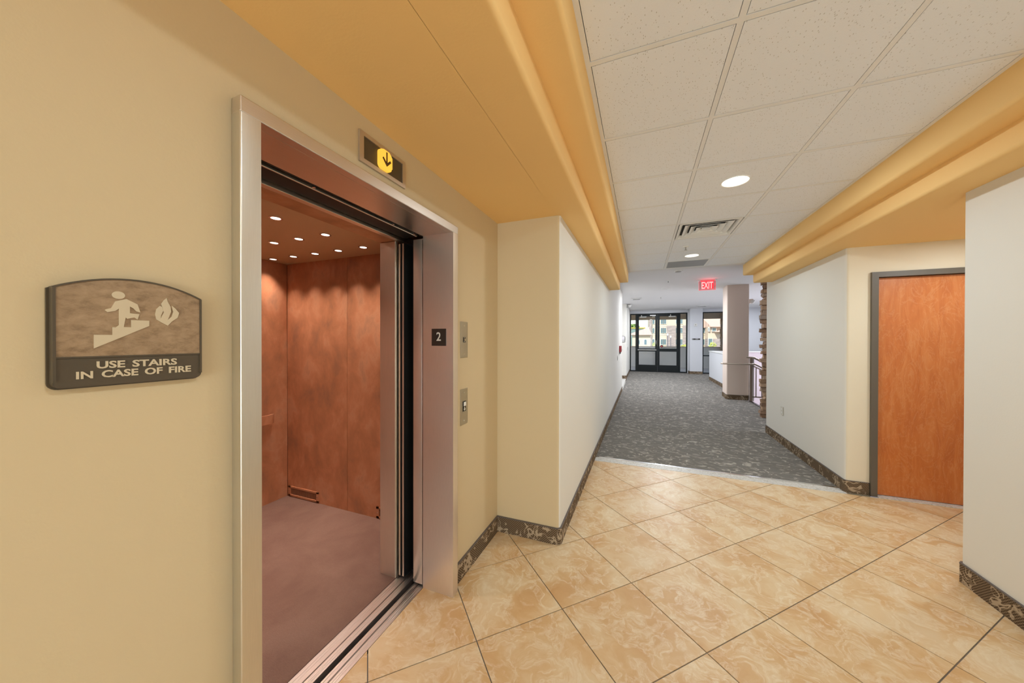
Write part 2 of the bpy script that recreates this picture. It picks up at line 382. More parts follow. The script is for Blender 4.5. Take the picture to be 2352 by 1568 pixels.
for i in range(-16, 18):
    for j in range(-16, 18):
        e = gh / TS
        q = [tpt(i + e, j + e), tpt(i + 1 - e, j + e), tpt(i + 1 - e, j + 1 - e), tpt(i + e, j + 1 - e)]
        cx, cy = tpt(i + .5, j + .5)
        if cy < -2.2: continue
        pieces = [p for p in (cliprect(q, *r) for r in rects) if p and parea(p) > 2e-5]
        if not pieces: continue
        bm = NB()
        tilt = random.uniform(-.0003, .0003)
        for p in pieces:
            prism(bm, p, -.0042, tilt)
        for v in bm.verts: v.co.x -= cx; v.co.y -= cy
        bmesh.ops.remove_doubles(bm, verts=bm.verts, dist=1e-4)
        o = link('tile', bm, 'tile_floor', floor); o.location = (cx, cy, 0); nt_ += 1
# lobby floor behind the viewer continues as a plain slab at tile level
bm = NB(); box(bm, XE, 1.89, YB, -2.75, -.004, -.0002); o = link('lobby_floor', bm, 'tile_floor', floor)
bm = NB(); box(bm, XC, XR, 4.285, 4.415, -.004, .002, .001); o = link('threshold', bm, 'marble_strip', floor)
bm = NB(); box(bm, XC, XR, 4.413, 4.445, -.004, .006, .002); o = link('transition_strip', bm, 'chrome', floor)
bm = NB(); box(bm, XC, XR, 4.30, 10.3, -.12, 0); box(bm, XC, XR, 10.3, 17.3, -.12, 0); box(bm, XR, 2.50, 6.65, 17.3, -.12, 0)
box(bm, 2.50, 6.2, 4.45, 8.6, -.12, 0); box(bm, 2.50, 6.2, 14.78, 17.3, -.12, 0)
struct(link('floor_carpet', bm, 'carpet_hall'))
bm = NB(); box(bm, -3.0, XC, 10.6, 13.85, -.12, -.001); struct(link('floor_alcove', bm, 'marble_strip'))
bm = NB(); box(bm, XC - .02, XC + .015, 10.75, 13.85, -.002, .006, .002); tag(link('metal_edge_strip', bm, 'chrome'), 'shiny metal strip across the floor of the left alcove opening', 'edge strip')

# ---------------------------------------------------------------- walls
def wall(name, pts, z0, z1, material='wall_paint', extra=None, paintfn=None):
    bm = NB(); prism(bm, rounded(pts), z0, z1)
    if extra: extra(bm)
    o = link(name, bm, material, smooth=True)
    if paintfn:
        for f in o.data.polygons: f.material_index = paintfn(f)
    return struct(o)
TOP = 3.05
def left_extra(bm):
    prism(bm, [(-1.26, YB), (XE, YB), (XE, .59), (-1.26, .59)], -.12, TOP)
    prism(bm, [(-1.26, .59), (XE, .59), (XE, 1.73), (-1.26, 1.73)], 2.20, TOP)
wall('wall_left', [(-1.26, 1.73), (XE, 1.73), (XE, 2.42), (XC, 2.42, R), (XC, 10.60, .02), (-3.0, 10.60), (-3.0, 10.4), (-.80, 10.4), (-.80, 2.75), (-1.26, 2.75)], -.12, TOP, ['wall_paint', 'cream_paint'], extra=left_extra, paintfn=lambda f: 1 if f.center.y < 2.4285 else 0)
wall('wall_left_far', [(-3.0, 13.85), (-.585, 13.85, .02), (-.565, 17.3), (-.565, 17.5), (-3.0, 17.5)], -.12, TOP)
wall('wall_right', [(XR, 4.33, R), (2.10, 4.33), (2.10, 4.52), (2.075, 4.52), (2.05, 6.66), (XR + .012, 6.66)], -.12, TOP, ['wall_paint', 'nook_paint'], paintfn=lambda f: 1 if f.center.y < 4.338 else 0)
def nook(bm):
    box(bm, 3.12, 3.3, 4.33, 4.52, -.12, TOP); box(bm, 2.10, 3.12, 4.33, 4.52, 2.19, TOP); box(bm, 3.2, 3.3, 2.8, 4.33, -.12, TOP)
wall('wall_right_near', [(1.89, YB), (1.89, 2.995, .015), (3.3, 2.995), (3.3, 2.80), (2.08, 2.80), (2.08, YB)], -.12, TOP, ['wall_paint', 'nook_paint'], extra=nook, paintfn=lambda f: 1 if f.center.y > 3.0 else 0)
wall('wall_back', [(-1.26, YB - .2), (2.08, YB - .2), (2.08, YB), (-1.26, YB)], -.12, TOP)
def endx(bm):
    box(bm, -.565, 1.98, 17.3, 17.5, 2.82, TOP); box(bm, 2.565, 3.405, 17.3, 17.5, 2.82, TOP); box(bm, 3.405, 6.2, 17.3, 17.5, -.12, TOP)
bm = NB(); prism(bm, rounded([(1.955, 17.5), (1.955, 17.26), (2.01, 17.26), (2.01, 16.9, .03), (2.515, 16.9, .03), (2.565, 17.26), (2.565, 17.5)]), -.12, TOP); endx(bm)
struct(link('wall_end', bm, 'white_paint', smooth=True))
wall('wall_atrium_right', [(6.2, 4.45), (6.4, 4.45), (6.4, 17.5), (6.2, 17.5)], -3.4, TOP, 'white_paint')
wall('wall_atrium_near', [(3.3, 4.33), (6.4, 4.33), (6.4, 4.45), (3.3, 4.45)], -.12, TOP, 'white_paint')
# stairwell pit and half walls
bm = NB(); prism(bm, [(2.43, 10.6), (2.53, 10.6), (2.53, 14.70), (6.2, 14.70), (6.2, 14.78), (2.43, 14.78)], -3.4, 1.09)
half = struct(link('half_wall', bm, ['white_paint', 'pit_paint']))
for f in half.data.polygons: f.material_index = 1 if f.center.x > 2.5 and f.center.y < 14.75 else 0
bm = NB(); prism(bm, [(2.41, 10.6), (2.56, 10.6), (2.56, 14.67), (6.2, 14.67), (6.2, 14.81), (2.41, 14.81)], 1.09, 1.12); link('cap', bm, 'trim_white', half)
bm = NB(); box(bm, 2.53, 6.2, 8.3, 14.7, -3.4, -3.3); struct(link('floor_lower', bm, 'carpet_hall'))
bm = NB(); prism(bm, rounded([(2.04, 10.03, .025), (2.53, 10.03, .025), (2.53, 10.60, .02), (2.06, 10.60, .02)]), 0, ZF)
struct(link('column', bm, 'mocha_paint', smooth=True))
bm = NB(); box(bm, 2.532, 2.62, 9.96, 10.55, 0, 1.10, .006); struct(link('stair_newel_wall', bm, 'mauve_paint'))
# steps going down to the right
steps = semp('stairs', (2.5, 8.6, 0))
for k in range(12):
    bm = NB(); box(bm, 2.55 + .28 * k, 2.83 + .28 * k + .02, 8.45, 9.92, -.17 * (k + 1) - .05, -.17 * (k + 1), .006); part('step', bm, 'carpet_hall', steps)
bm = NB(); box(bm, 2.50, 2.56, 8.45, 9.95, -.2, .012, .005); part('nosing', bm, 'plate_dark', steps)
# ---- stone-clad wall end, every ledge stone a part
sw = semp('wall_stone', (2.75, 8.15, 0))
bm = NB(); box(bm, 2.30, 3.25, 7.93, 8.05, 0, ZF); box(bm, 2.37, 3.25, 8.05, 8.30, 0, ZF); part('backing', bm, 'plate_dark', sw)
z = 0.0
while z < ZF - .02:
    h = min(random.uniform(.05, .105), ZF - z)
    segs = [2.27 + random.uniform(.10, .26)]
    while segs[-1] < 3.2: segs.append(segs[-1] + random.uniform(.2, .42))
    x0 = 2.225 + random.uniform(-.045, .03)
    for n_, x1 in enumerate(segs):
        bm = NB(); d = random.uniform(.02, .075)
        box(bm, x0, min(x1, 3.28), 7.93 - d, 7.99 if n_ == 0 else 7.93, z + .003, z + h - .004, .007)
        for v in bm.verts: v.co += Vector((random.uniform(-.014, .014), random.uniform(-.008, .008), random.uniform(-.007, .007)))
        part('stone', bm, 'ledge_stone', sw); x0 = x1 + .006
        if x1 > 3.2: break
    for ya, yb, e0 in ((7.995, 8.12, 2.285), (8.125, 8.30, 2.335)):
        bm = NB(); e = e0 + random.uniform(-.03, .02)
        box(bm, e, 2.38, ya, yb, z + .003, z + h - .004, .007)
        for v in bm.verts: v.co += Vector((random.uniform(-.01, .01), random.uniform(-.002, .002), random.uniform(-.007, .007)))
        part('stone', bm, 'ledge_stone', sw)
    z += h

# ---------------------------------------------------------------- ceilings
ZT = ZA - .0035
YE = 6.24   # end of tiled ceiling
bm = NB(); box(bm, -.26, 1.55, YB, YE + .05, ZA + .03, ZA + .06)
ceil = struct(link('ceiling', bm, 'black'))
xs = [-.24, .349, .9586, 1.53]; ys = [YE]; k = 7
while 1.502 + .6012 * k > YB: ys.append(1.502 + .6012 * k); k -= 1
ys.append(YB)
FIX = {}   # (column, y of tile centre) -> kind
g1 = NB(); tee = .012
for x in xs[1:3]: box(g1, x - tee, x + tee, YB, YE, ZA - .004, ZA + .012)
for x, s in ((xs[0], 1), (xs[3], -1)): box(g1, min(x, x + s * .022), max(x, x + s * .022), YB, YE, ZA - .0045, ZA + .012)
for a, b in zip(xs, xs[1:]):
    for y in ys[1:-1]: box(g1, a + tee, b - tee, y - tee, y + tee, ZA - .004, ZA + .012)
box(g1, xs[0], xs[3], YE - .02, YE, ZA - .0045, ZA + .012)
link('tee_grid', g1, 'tee_grid', ceil)
def disc_hole_tile(x0, x1, y0, y1, cx, cy, r, n=32):
    bm = NB(); zb = ZT
    ring = [(cx + r * math.cos(2 * PI * (k + .5) / n), cy + r * math.sin(2 * PI * (k + .5) / n)) for k in range(n)]
    def toedge(px, py):
        dx, dy = px - cx, py - cy; t = min((x1 - cx) / dx if dx > 1e-9 else 1e9, (x0 - cx) / dx if dx < -1e-9 else 1e9, (y1 - cy) / dy if dy > 1e-9 else 1e9, (y0 - cy) / dy if dy < -1e-9 else 1e9)
        return (cx + dx * t, cy + dy * t)
    for zz in (zb, zb + .016):
        a = [bm.verts.new((*p, zz)) for p in ring]; b = [bm.verts.new((*toedge(*p), zz)) for p in ring]
        cs = {}
        for k in range(n):
            k2 = (k + 1) % n; pa, pb = b[k].co, b[k2].co
            if abs(pa.x - pb.x) > 1e-6 and abs(pa.y - pb.y) > 1e-6:
                c = bm.verts.new((x1 if pa.x + pb.x > 2 * cx else x0, y1 if pa.y + pb.y > 2 * cy else y0, zz)); bm.faces.new([a[k], b[k], c, b[k2], a[k2]])
            else: bm.faces.new([a[k], b[k], b[k2], a[k2]])
    bmesh.ops.remove_doubles(bm, verts=bm.verts, dist=1e-6)
    lo = [v for v in bm.verts if abs(v.co.z - zb) < 1e-6]
    be = [e for e in bm.edges if len(e.link_faces) == 1]
    lowe = [e for e in be if all(abs(v.co.z - zb) < 1e-6 for v in e.verts)]
    for e in lowe:
        a, b = e.verts
        u = [v for v in bm.verts if (v.co.xy - a.co.xy).length < 1e-6 and v.co.z > zb + .01][0]; w_ = [v for v in bm.verts if (v.co.xy - b.co.xy).length < 1e-6 and v.co.z > zb + .01][0]
        bm.faces.new([a, b, w_, u])
    return bm
dl_near = [(.664, 3.008), (.664, 5.414), (.655, .6), (.655, -1.8), (.655, -4.21)]
for c in range(3):
    for y1, y0 in zip(ys, ys[1:]):
        a, b = xs[c] + (.025 if c == 0 else tee + .0025), xs[c + 1] - (.025 if c == 2 else tee + .0025)
        lo, hi = y0 + tee + .004, y1 - tee - (.008 if y1 == YE else .004); cy = (y0 + y1) / 2
        if hi - lo < .08: continue
        if c == 1 and (abs(cy - 4.2) < .2 or cy > 5.8): continue       # diffuser, return grille
        hit = [d for d in dl_near if c == 1 and lo < d[1] < hi]
        if hit: bm = disc_hole_tile(a, b, lo, hi, hit[0][0], hit[0][1], .094)
        else: bm = NB(); box(bm, a, b, lo, hi, ZT, ZA + .0125)
        for v in bm.verts: v.co -= Vector(((a + b) / 2, cy, ZA))
        o = link('ceiling_tile', bm, 'tile_ceiling', ceil); o.location = ((a + b) / 2, cy, ZA)
# bulkhead edge where the tiled ceiling ends and the plaster ceiling beyond
bm = NB(); prism(bm, rounded([(YE, ZA - .004), (YE + .16, ZA - .004, .02), (YE + .16, TOP), (YE, TOP)]), -.24, 1.53, 'x'); struct(link('trim_1', bm, 'ceiling_paint', smooth=True))
bm = NB(); box(bm, -3.0, 6.4, YE + .16, 17.5, ZF, ZF + .09); struct(link('ceiling_far', bm, 'ceiling_paint'))
bm = NB(); box(bm, 2.05, 6.4, 4.33, YE + .16, ZF, ZF + .09); struct(link('ceiling_side', bm, 'ceiling_paint'))
# painted soffit with two stepped, round-nosed beams each side
YS = 6.42
def soffit(name, s, x_wall, xa, xb, y0, y1):
    """s: -1 left, +1 right.  xa: upper fascia, xb: lower fascia"""
    r = .022; zb = ZS - .006
    pts = [(xa, TOP), (xa, 2.588, r), (xb, 2.588), (xb, zb, r), (x_wall, zb), (x_wall, TOP)]
    bm = NB(); prism(bm, rounded(pts, 7), y0, y1, 'y'); return bm
bm = soffit('x', -1, XC - .03, -.24, -.385, YB, YS); prism(bm, rounded([(-1.08, ZS - .006), (XC - .029, ZS - .006), (XC - .029, TOP), (-1.08, TOP)]), YB, 2.42, 'y')
struct(link('ceiling_soffit_left', bm, 'accent_paint', smooth=True))
bm = soffit('x', 1, 1.93, 1.53, 1.67, YB, YS); box(bm, 1.929, 3.25, 2.9, 4.34, ZS - .006, TOP)
struct(link('ceiling_soffit_right', bm, 'accent_paint', smooth=True))

# ---------------------------------------------------------------- carpet baseboards
def baseboard(name, path, ht=.118, th=.011, close=False):
    """path of wall points; the strip stands on the side to the left of travel"""
    P = [Vector(p) for p in path]; off = []
    for i, p in enumerate(P):
        d1 = (P[i] - P[i - 1]).normalized() if i else None; d2 = (P[i + 1] - P[i]).normalized() if i < len(P) - 1 else None
        n1 = Vector((-d1.y, d1.x)) if d1 else None; n2 = Vector((-d2.y, d2.x)) if d2 else None
        if n1 is None: n = n2
        elif n2 is None: n = n1
        else: n = (n1 + n2) / (1 + n1.dot(n2))
        off.append(p + n * th)
    bm = NB(); b2 = NB()
    for i in range(len(P) - 1):
        prism(bm, [tuple(P[i]), tuple(P[i + 1]), tuple(off[i + 1]), tuple(off[i])], 0.001, ht)
        e = 1.12
        prism(b2, [tuple(P[i]), tuple(P[i + 1]), tuple(P[i + 1] + (off[i + 1] - P[i + 1]) * e), tuple(P[i] + (off[i] - P[i]) * e)], ht, ht + .006)
    o = struct(link(name, bm, 'carpet_base')); link('edge_trim', b2, 'base_edge', o); return o
def arc(cx, cy, r, a0, a1, n=5): return [(cx + r * math.cos(math.radians(a0 + (a1 - a0) * k / n)), cy + r * math.sin(math.radians(a0 + (a1 - a0) * k / n))) for k in range(n + 1)]
baseboard('baseboard_left', [(XC, 10.585), (XC, 2.45)] + arc(XC - R, 2.42 + R, R, 0, -90)[1:] + [(XE, 2.42), (XE, 1.746)])
baseboard('baseboard_elevator', [(XE, .577), (XE, YB)])
baseboard('baseboard_right', [(2.088, 4.33), (XR + R, 4.33)] + arc(XR + R, 4.33 + R, R, -90, -180)[1:] + [(XR + .012, 6.655)])
baseboard('baseboard_right_near', [(1.89, YB), (1.89, 2.985), (1.90, 2.995), (3.19, 2.995)])
baseboard('baseboard_left_far', [(-.565, 17.28), (-.585, 13.87), (-.605, 13.85), (-3.0, 13.85)])
baseboard('baseboard_column', [(2.52, 10.03), (2.06, 10.03), (2.04, 10.05), (2.06, 10.6)])
baseboard('baseboard_half_wall', [(2.43, 10.6), (2.43, 14.78)])
baseboard('baseboard_end', [(1.98, 17.26), (2.01, 17.26), (2.01, 16.93), (2.035, 16.9), (2.49, 16.9), (2.515, 16.93)][::-1])

# ---------------------------------------------------------------- elevator: hall frame, doors, sill, car
fr = thing('elevator_entrance', 'brushed steel elevator door frame set in the cream left wall', 'door frame', (-1.1, 1.16, 0))
XF = -1.04
bm = NB(); prism(bm, rounded([(XF, OY1), (XF, OY1 + .056, .004), (XE, OY1 + .056), (XE, OY1 + .03), (-1.255, OY1 + .03), (-1.255, OY1)]), 0, OZ)
part('jamb', bm, 'steel_vertical', fr, smooth=True)
bm = NB(); prism(bm, rounded([(XF, OY0 - .054, .004), (XF, OY0), (-1.255, OY0), (-1.255, OY0 - .03), (XE, OY0 - .03), (XE, OY0 - .054)]), 0, OZ)
part('jamb', bm, 'steel_frame', fr, smooth=True)
bm = NB(); box(bm, XE, XF, OY0 - .054, OY1 + .056, OZ, OZ + .046, .003); box(bm, -1.255, XE, OY0 - .03, OY1 + .03, OZ, OZ + .03)
part('header', bm, 'steel_horizontal', fr)
pl = thing('floor_number_plate', 'small black plate with a white 2 on the steel door jamb', 'plate', (-1.139, OY1 - .001, 1.545))
bm = NB(); box(bm, -1.190, -1.088, OY1 - .0025, OY1 + .0005, 1.494, 1.597, .0008); part('backing', bm, 'plate_dark', pl)
text('numeral', '2', 'plate_text', pl, (-1.155, OY1 - .0025, 1.524), (1, 0, 0), (0, 0, 1), .031, .052, .0012, .012)
# hall door (retracted behind the right jamb)
hd = thing('elevator_hall_door', 'retracted brushed steel hall door edge beside the right elevator jamb', 'elevator door', (-1.3, 1.72, .015))
bm = NB(); box(bm, -1.332, -1.264, OY1 + .004, 1.78, .013, OZ - .012, .004); part('door_panel', bm, 'steel_vertical', hd, smooth=True)
bm = NB(); box(bm, -1.2625, -1.2605, OY1 + .003, 1.78, .013, OZ - .012); part('edge_strip', bm, 'chrome', hd)
cd = thing('car_door_stack', 'stacked narrow steel car door edges at the back of the door gap', 'elevator door', (-1.44, 1.70, .015))
for xx in (-1.420, -1.447):
    bm = NB(); box(bm, xx - .011, xx + .006, 1.708, 1.80, .013, 2.145, .004); part('door_panel', bm, 'steel_vertical', cd, smooth=True)
    bm = NB(); box(bm, xx + .008, xx + .010, 1.704, 1.80, .013, 2.145); part('rubber_seal', bm, 'black', cd)
hk = thing('door_hanger_track', 'dark door hanger track with bright rail inside the elevator header', 'track', (-1.34, 1.16, 2.18))
bm = NB(); box(bm, -1.44, -1.26, OY0 - .1, 2.2, 2.30, 2.33); box(bm, -1.264, -1.258, OY0 - .1, OY1 + .1, OZ, 2.33); part('housing', bm, 'black', hk)
bm = NB(); box(bm, -1.292, -1.284, OY0 - .1, OY1 - .02, OZ - .006, OZ + .02, .002); part('rail', bm, 'steel_horizontal', hk)
bm = NB(); box(bm, -1.42, -1.30, OY0 - .1, OY1 + .02, OZ + .01, OZ + .05); part('track_cover', bm, 'black', hk)
for yy in (.98, 1.45, 1.63):
    bm = NB(); cyl(bm, (-1.274, yy, OZ - .004), (-1.274, yy, OZ + .015), .007, n=10); part('bolt', bm, 'chrome', hk)
# hoistway around the gap
bm = NB()
box(bm, -1.60, -1.26, 2.30, 2.33, -.3, 2.9); box(bm, -1.60, -1.26, .10, .13, -.3, 2.9); box(bm, -3.4, -1.26, .10, 2.33, 2.86, 2.9); box(bm, -3.4, -1.26, .10, 2.33, -.33, -.3); box(bm, -3.43, -3.4, .1, 2.33, -.3, 2.9)
box(bm, -3.4, -1.6, 2.30, 2.33, -.3, 2.9); box(bm, -3.4, -1.6, .1, .13, -.3, 2.9)
struct(link('wall_hoistway', bm, 'black'))
sl = thing('elevator_sill', 'ribbed aluminium sill with a dark gap at the elevator threshold', 'sill', (-1.35, 1.16, 0))
def sill(name, x0, x1, grooves, lab=None):
    pts = [(x0, -.05)]; x = x0; pts.append((x0, .001))
    for gx, gw, gd in grooves: pts += [(gx - gw / 2, .001), (gx - gw / 2, .001 - gd), (gx + gw / 2, .001 - gd), (gx + gw / 2, .001)]
    pts += [(x1, .001), (x1, -.05)]
    bm = NB(); prism(bm, pts, OY0 - .05, 1.80, 'y'); return part(name, bm, 'aluminium', sl)
sill('car_sill', -1.466, -1.362, [(-1.446, .003, .002), (-1.432, .003, .002), (-1.404, .007, .02), (-1.384, .003, .002), (-1.373, .003, .002)])
sill('hall_sill', -1.331, -1.256, [(-1.318, .003, .002), (-1.299, .009, .02), (-1.282, .003, .002), (-1.270, .003, .002)])
# car
car = thing('elevator_car', 'open elevator car with copper mottled walls and brown carpet', 'elevator', (-2.4, 1.25, 0))
bm = NB(); box(bm, -3.23, -1.466, .38, 2.2, -.03, .004); part('carpet', bm, 'carpet_car', car)
CZT = 2.262
for a, b in ((-2.443, -1.60), (-3.228, -2.447)):
    bm = NB(); box(bm, a, b, 2.2, 2.22, .003, CZT, .0015); part('wall_panel', bm, 'copper_panel', car)
    bm = NB(); box(bm, a, b, .36, .38, .003, CZT, .0015); part('wall_panel', bm, 'copper_panel', car)
for a, b in ((.38, 1.288), (1.292, 2.2)):
    bm = NB(); box(bm, -3.25, -3.23, a, b, .003, CZT, .0015); part('wall_panel', bm, 'copper_panel', car)
bm = NB(); box(bm, -3.25, -1.47, .36, 2.22, CZT, CZT + .02); part('car_ceiling', bm, 'car_ceiling', car)
bm = NB(); prism(bm, rounded([(-1.467, OY1, .003), (-1.592, OY1, .003), (-1.592, 2.2), (-1.57, 2.2), (-1.57, OY1 + .02), (-1.467, OY1 + .02)]), .004, 2.158); part('front_return', bm, 'steel_vertical', car, smooth=True)
bm = NB(); prism(bm, [(-1.467, OY0), (-1.467, .38), (-1.592, .38), (-1.592, OY0)], .004, 2.158); part('front_return', bm, 'steel_vertical', car)
bm = NB(); box(bm, -1.592, -1.467, .38, 2.2, 2.162, CZT, .002); part('transom', bm, 'copper_panel', car)
bm = NB(); box(bm, -1.4665, -1.43, .40, 1.9, 2.160, 2.20, .002); part('transom_trim', bm, 'steel_horizontal', car)
for n_ in range(6):
    for m_ in range(5):
        if m_ > 3 and n_ > 4: pass
        lx, ly = -1.785 - .2675 * n_, 2.0 - .335 * m_
        bm = NB(); lathe(bm, [(.036, .0), (.036, -.004), (.026, -.004), (.026, .0)], (lx, ly, CZT), 20); ring = part('car_light', bm, 'chrome', car, smooth=True)
        bm = NB(); lathe(bm, [(.027, -.002), (0, -.003)], (lx, ly, CZT), 20); part('lens', bm, 'car_lens', ring)
for n_ in range(6):
    for m_ in range(3):
        if m_ and n_ % 2: continue
        lx, ly = -1.785 - .2675 * n_, 2.0 - .67 * m_
        area('car_lamp', (lx, ly, CZT - .012), (0, 0, 0), .06, LP['car'], (1.0, .79, .66), disk=True, spread=math.radians(80))
def vent(x0, x1, nm, lab):
    t = bpy.data.objects.new(nm, None); C.objects.link(t); t.parent = car; t.location = Vector(((x0 + x1) / 2, 2.19, .06)) - car.location
    bm = NB(); f = .017; y0, y1 = 2.192, 2.2; z0, z1 = .012, .108
    box(bm, x0, x1, y0, y1, z0, z0 + f, .001); box(bm, x0, x1, y0, y1, z1 - f, z1, .001); box(bm, x0, x0 + f * 1.8, y0, y1, z0, z1, .001); box(bm, x1 - f * 1.8, x1, y0, y1, z0, z1, .001)
    n = int((x1 - x0 - f * 3.6) / .0095)
    for k in range(n): xx = x0 + f * 1.8 + (k + .5) * (x1 - x0 - f * 3.6) / n; box(bm, xx - .0014, xx + .0014, y1 - .0035, y1 - .0015, z0 + f, z1 - f)
    part('grille', bm, 'copper_panel', t)
    bm = NB(); box(bm, x0 + .01, x1 - .01, y1 - .0015, y1 - .0005, z0 + .01, z1 - .01); part('void', bm, 'black', t)
    for xx in (x0 + .015, x1 - .015):
        bm = NB(); cyl(bm, (xx, y0 - .003, .06), (xx, y0, .06), .004, n=10); part('screw', bm, 'chrome', t)
vent(-3.207, -2.797, 'vent_grille', ''); vent(-2.108, -1.70, 'vent_grille', '')
bm = NB(); prism(bm, rounded([(-3.155, .9), (-3.155, 2.02, .03), (-3.19, 2.05), (-3.19, 2.03), (-3.168, 2.0, .02), (-3.168, .9)]), .760, .842); part('car_handrail', bm, 'copper_panel', car)

# ---------------------------------------------------------------- hall lantern and call panels
ln = thing('hall_lantern', 'steel framed wall lantern with glowing amber down arrow above the elevator', 'indicator light', (XE, 1.165, 2.325))
bm = NB()
y0, y1, z0, z1 = 1.027, 1.306, 2.262, 2.390; i0, i1, j0, j1 = 1.049, 1.286, 2.280, 2.373; xa, xb = XE, XE + .008
for a in ((y0, i0, z0, z1), (i1, y1, z0, z1), (i0, i1, z0, j0), (i0, i1, j1, z1)): box(bm, xa, xb, a[0], a[1], a[2], a[3])
part('frame', bm, 'lantern_frame', ln)
bm = NB(); box(bm, xa, xa + .003, i0, i1, j0, j1); part('face_plate', bm, 'sign_brown', ln)
btn = rounded([(1.128, 2.284, .018), (1.200, 2.284, .018), (1.200, 2.368, .018), (1.128, 2.368, .018)][::-1], 5)
bm = NB(); prism(bm, btn, xa + .003, xa + .022, 'x'); fsel = [e for e in bm.edges if all(v.co.x > xa + .02 for v in e.verts)]
bmesh.ops.bevel(bm, geom=fsel, offset=.004, segments=2, affect='EDGES'); lens = part('lens', bm, 'amber_lens', ln, 'glowing amber lens', smooth=True)
bm = NB(); X1 = xa + .0235
prism(bm, [(1.161, 2.361), (1.168, 2.361), (1.168, 2.316), (1.185, 2.333), (1.191, 2.326), (1.1645, 2.298), (1.138, 2.326), (1.144, 2.333), (1.161, 2.316)], X1 - .002, X1, 'x'); part('arrow', bm, 'amber_dark', lens)
def panel(zc0, zc1, kind):
    yc = 1.885; y0, y1 = 1.838, 1.932
    t = thing('call_panel' if kind == 'call' else 'key_panel', 'lower steel wall plate with call button and down arrow right of the elevator' if kind == 'call' else 'upper steel wall plate with small black key switch right of the elevator', 'wall plate', (XE, yc, (zc0 + zc1) / 2))
    bm = NB(); box(bm, XE, XE + .003, y0, y1, zc0, zc1, .001); part('plate', bm, 'panel_steel', t)
    for zz in (zc0 + .025, zc1 - .025):
        bm = NB(); cyl(bm, (XE + .003, yc, zz), (XE + .005, yc, zz), .004, n=10); part('screw', bm, 'chrome', t)
    zm = (zc0 + zc1) / 2; x = XE + .003
    if kind == 'call':
        bm = NB(); box(bm, x, x + .003, yc - .018, yc + .018, zm - .030, zm + .036, .0008); b = part('bezel', bm, 'black_gloss', t)
        bm = NB(); box(bm, x + .003, x + .007, yc - .013, yc + .015, zm + .004, zm + .031, .002); part('button', bm, 'white_plastic', b)
        bm = NB(); prism(bm, [(yc - .004, zm - .002), (yc + .004, zm - .002), (yc + .004, zm - .014), (yc + .012, zm - .014), (yc, zm - .028), (yc - .012, zm - .014), (yc - .004, zm - .014)], x + .003, x + .004, 'x'); part('arrow', bm, 'plate_text', b)
    else:
        bm = NB(); box(bm, x, x + .002, yc - .015, yc + .015, zm - .017, zm + .017, .0008); b = part('bezel', bm, 'black_gloss', t)
        bm = NB(); cyl(bm, (x + .002, yc, zm), (x + .006, yc, zm), .007, n=16); part('key_switch', bm, 'chrome', b)
        bm = NB()
        for dz in (-.0125, .011): box(bm, x + .002, x + .0026, yc - .007, yc + .007, zm + dz, zm + dz + .002)
        part('lettering', bm, 'plate_text', b)
panel(1.414, 1.647, 'key'); panel(.981, 1.212, 'call')

# ---------------------------------------------------------------- evacuation sign
sg = thing('evacuation_sign', 'brown arched wall sign reading use stairs in case of fire left of the elevator', 'sign', (XE, .384, 1.53))
def arch(y0, y1, z0, zs, za, rb, n=18):
    c = (y0 + y1) / 2; pts = [(y1, z0, rb), (y1, zs)]
    h = za - zs; hw = (y1 - y0) / 2; rad = (hw * hw + h * h) / (2 * h); a = math.asin(hw / rad)
    for k in range(1, n): t = a - 2 * a * k / n; pts.append((c + rad * math.sin(t), za - rad + rad * math.cos(t)))
    pts += [(y0, zs), (y0, z0, rb)]
    return rounded(pts, 5)
bm = NB(); prism(bm, arch(.268, .5005, 1.433, 1.633, 1.664, .012), XE + .004, XE + .018, 'x'); part('frame', bm, 'sign_brown', sg, smooth=True)
bm = NB(); prism(bm, arch(.2645, .504, 1.4295, 1.630, 1.661, .014), XE, XE + .0045, 'x'); part('back_plate', bm, 'sign_brown', sg, smooth=True)
bm = NB(); box(bm, XE + .018, XE + .0212, .268, .272, 1.445, 1.632); box(bm, XE + .018, XE + .0212, .4965, .5005, 1.445, 1.632)
o_ = arch(.268, .5005, 1.495, 1.633, 1.664, 0)[1:-1]; i_ = arch(.272, .4965, 1.497, 1.6315, 1.6608, 0)[1:-1]
for k in range(len(o_) - 1): prism(bm, [o_[k], o_[k + 1], i_[k + 1], i_[k]], XE + .018, XE + .0212, 'x')
box(bm, XE + .018, XE + .0205, .272, .4965, 1.492, 1.495); part('raised_rim', bm, 'sign_brown', sg)
bm = NB(); prism(bm, arch(.272, .4965, 1.495, 1.6315, 1.6608, 0), XE + .018, XE + .0192, 'x'); part('picture_panel', bm, 'sign_laminate', sg)
xs0, xs1 = XE + .0192, XE + .0206
man = [(.35, 1.612), (.367, 1.619), (.384, 1.609), (.3885, 1.591), (.382, 1.593), (.378, 1.599), (.372, 1.603), (.372, 1.588), (.387, 1.587), (.384, 1.575), (.379, 1.579), (.368, 1.5755), (.3655, 1.578), (.3625, 1.557), (.374, 1.557), (.374, 1.573), (.403, 1.573), (.403, 1.561), (.32, 1.511), (.32, 1.5395), (.346, 1.5395), (.346, 1.556), (.351, 1.556), (.3555, 1.561), (.3555, 1.597), (.35, 1.5915), (.339, 1.588), (.335, 1.592), (.337, 1.594), (.344, 1.597)]
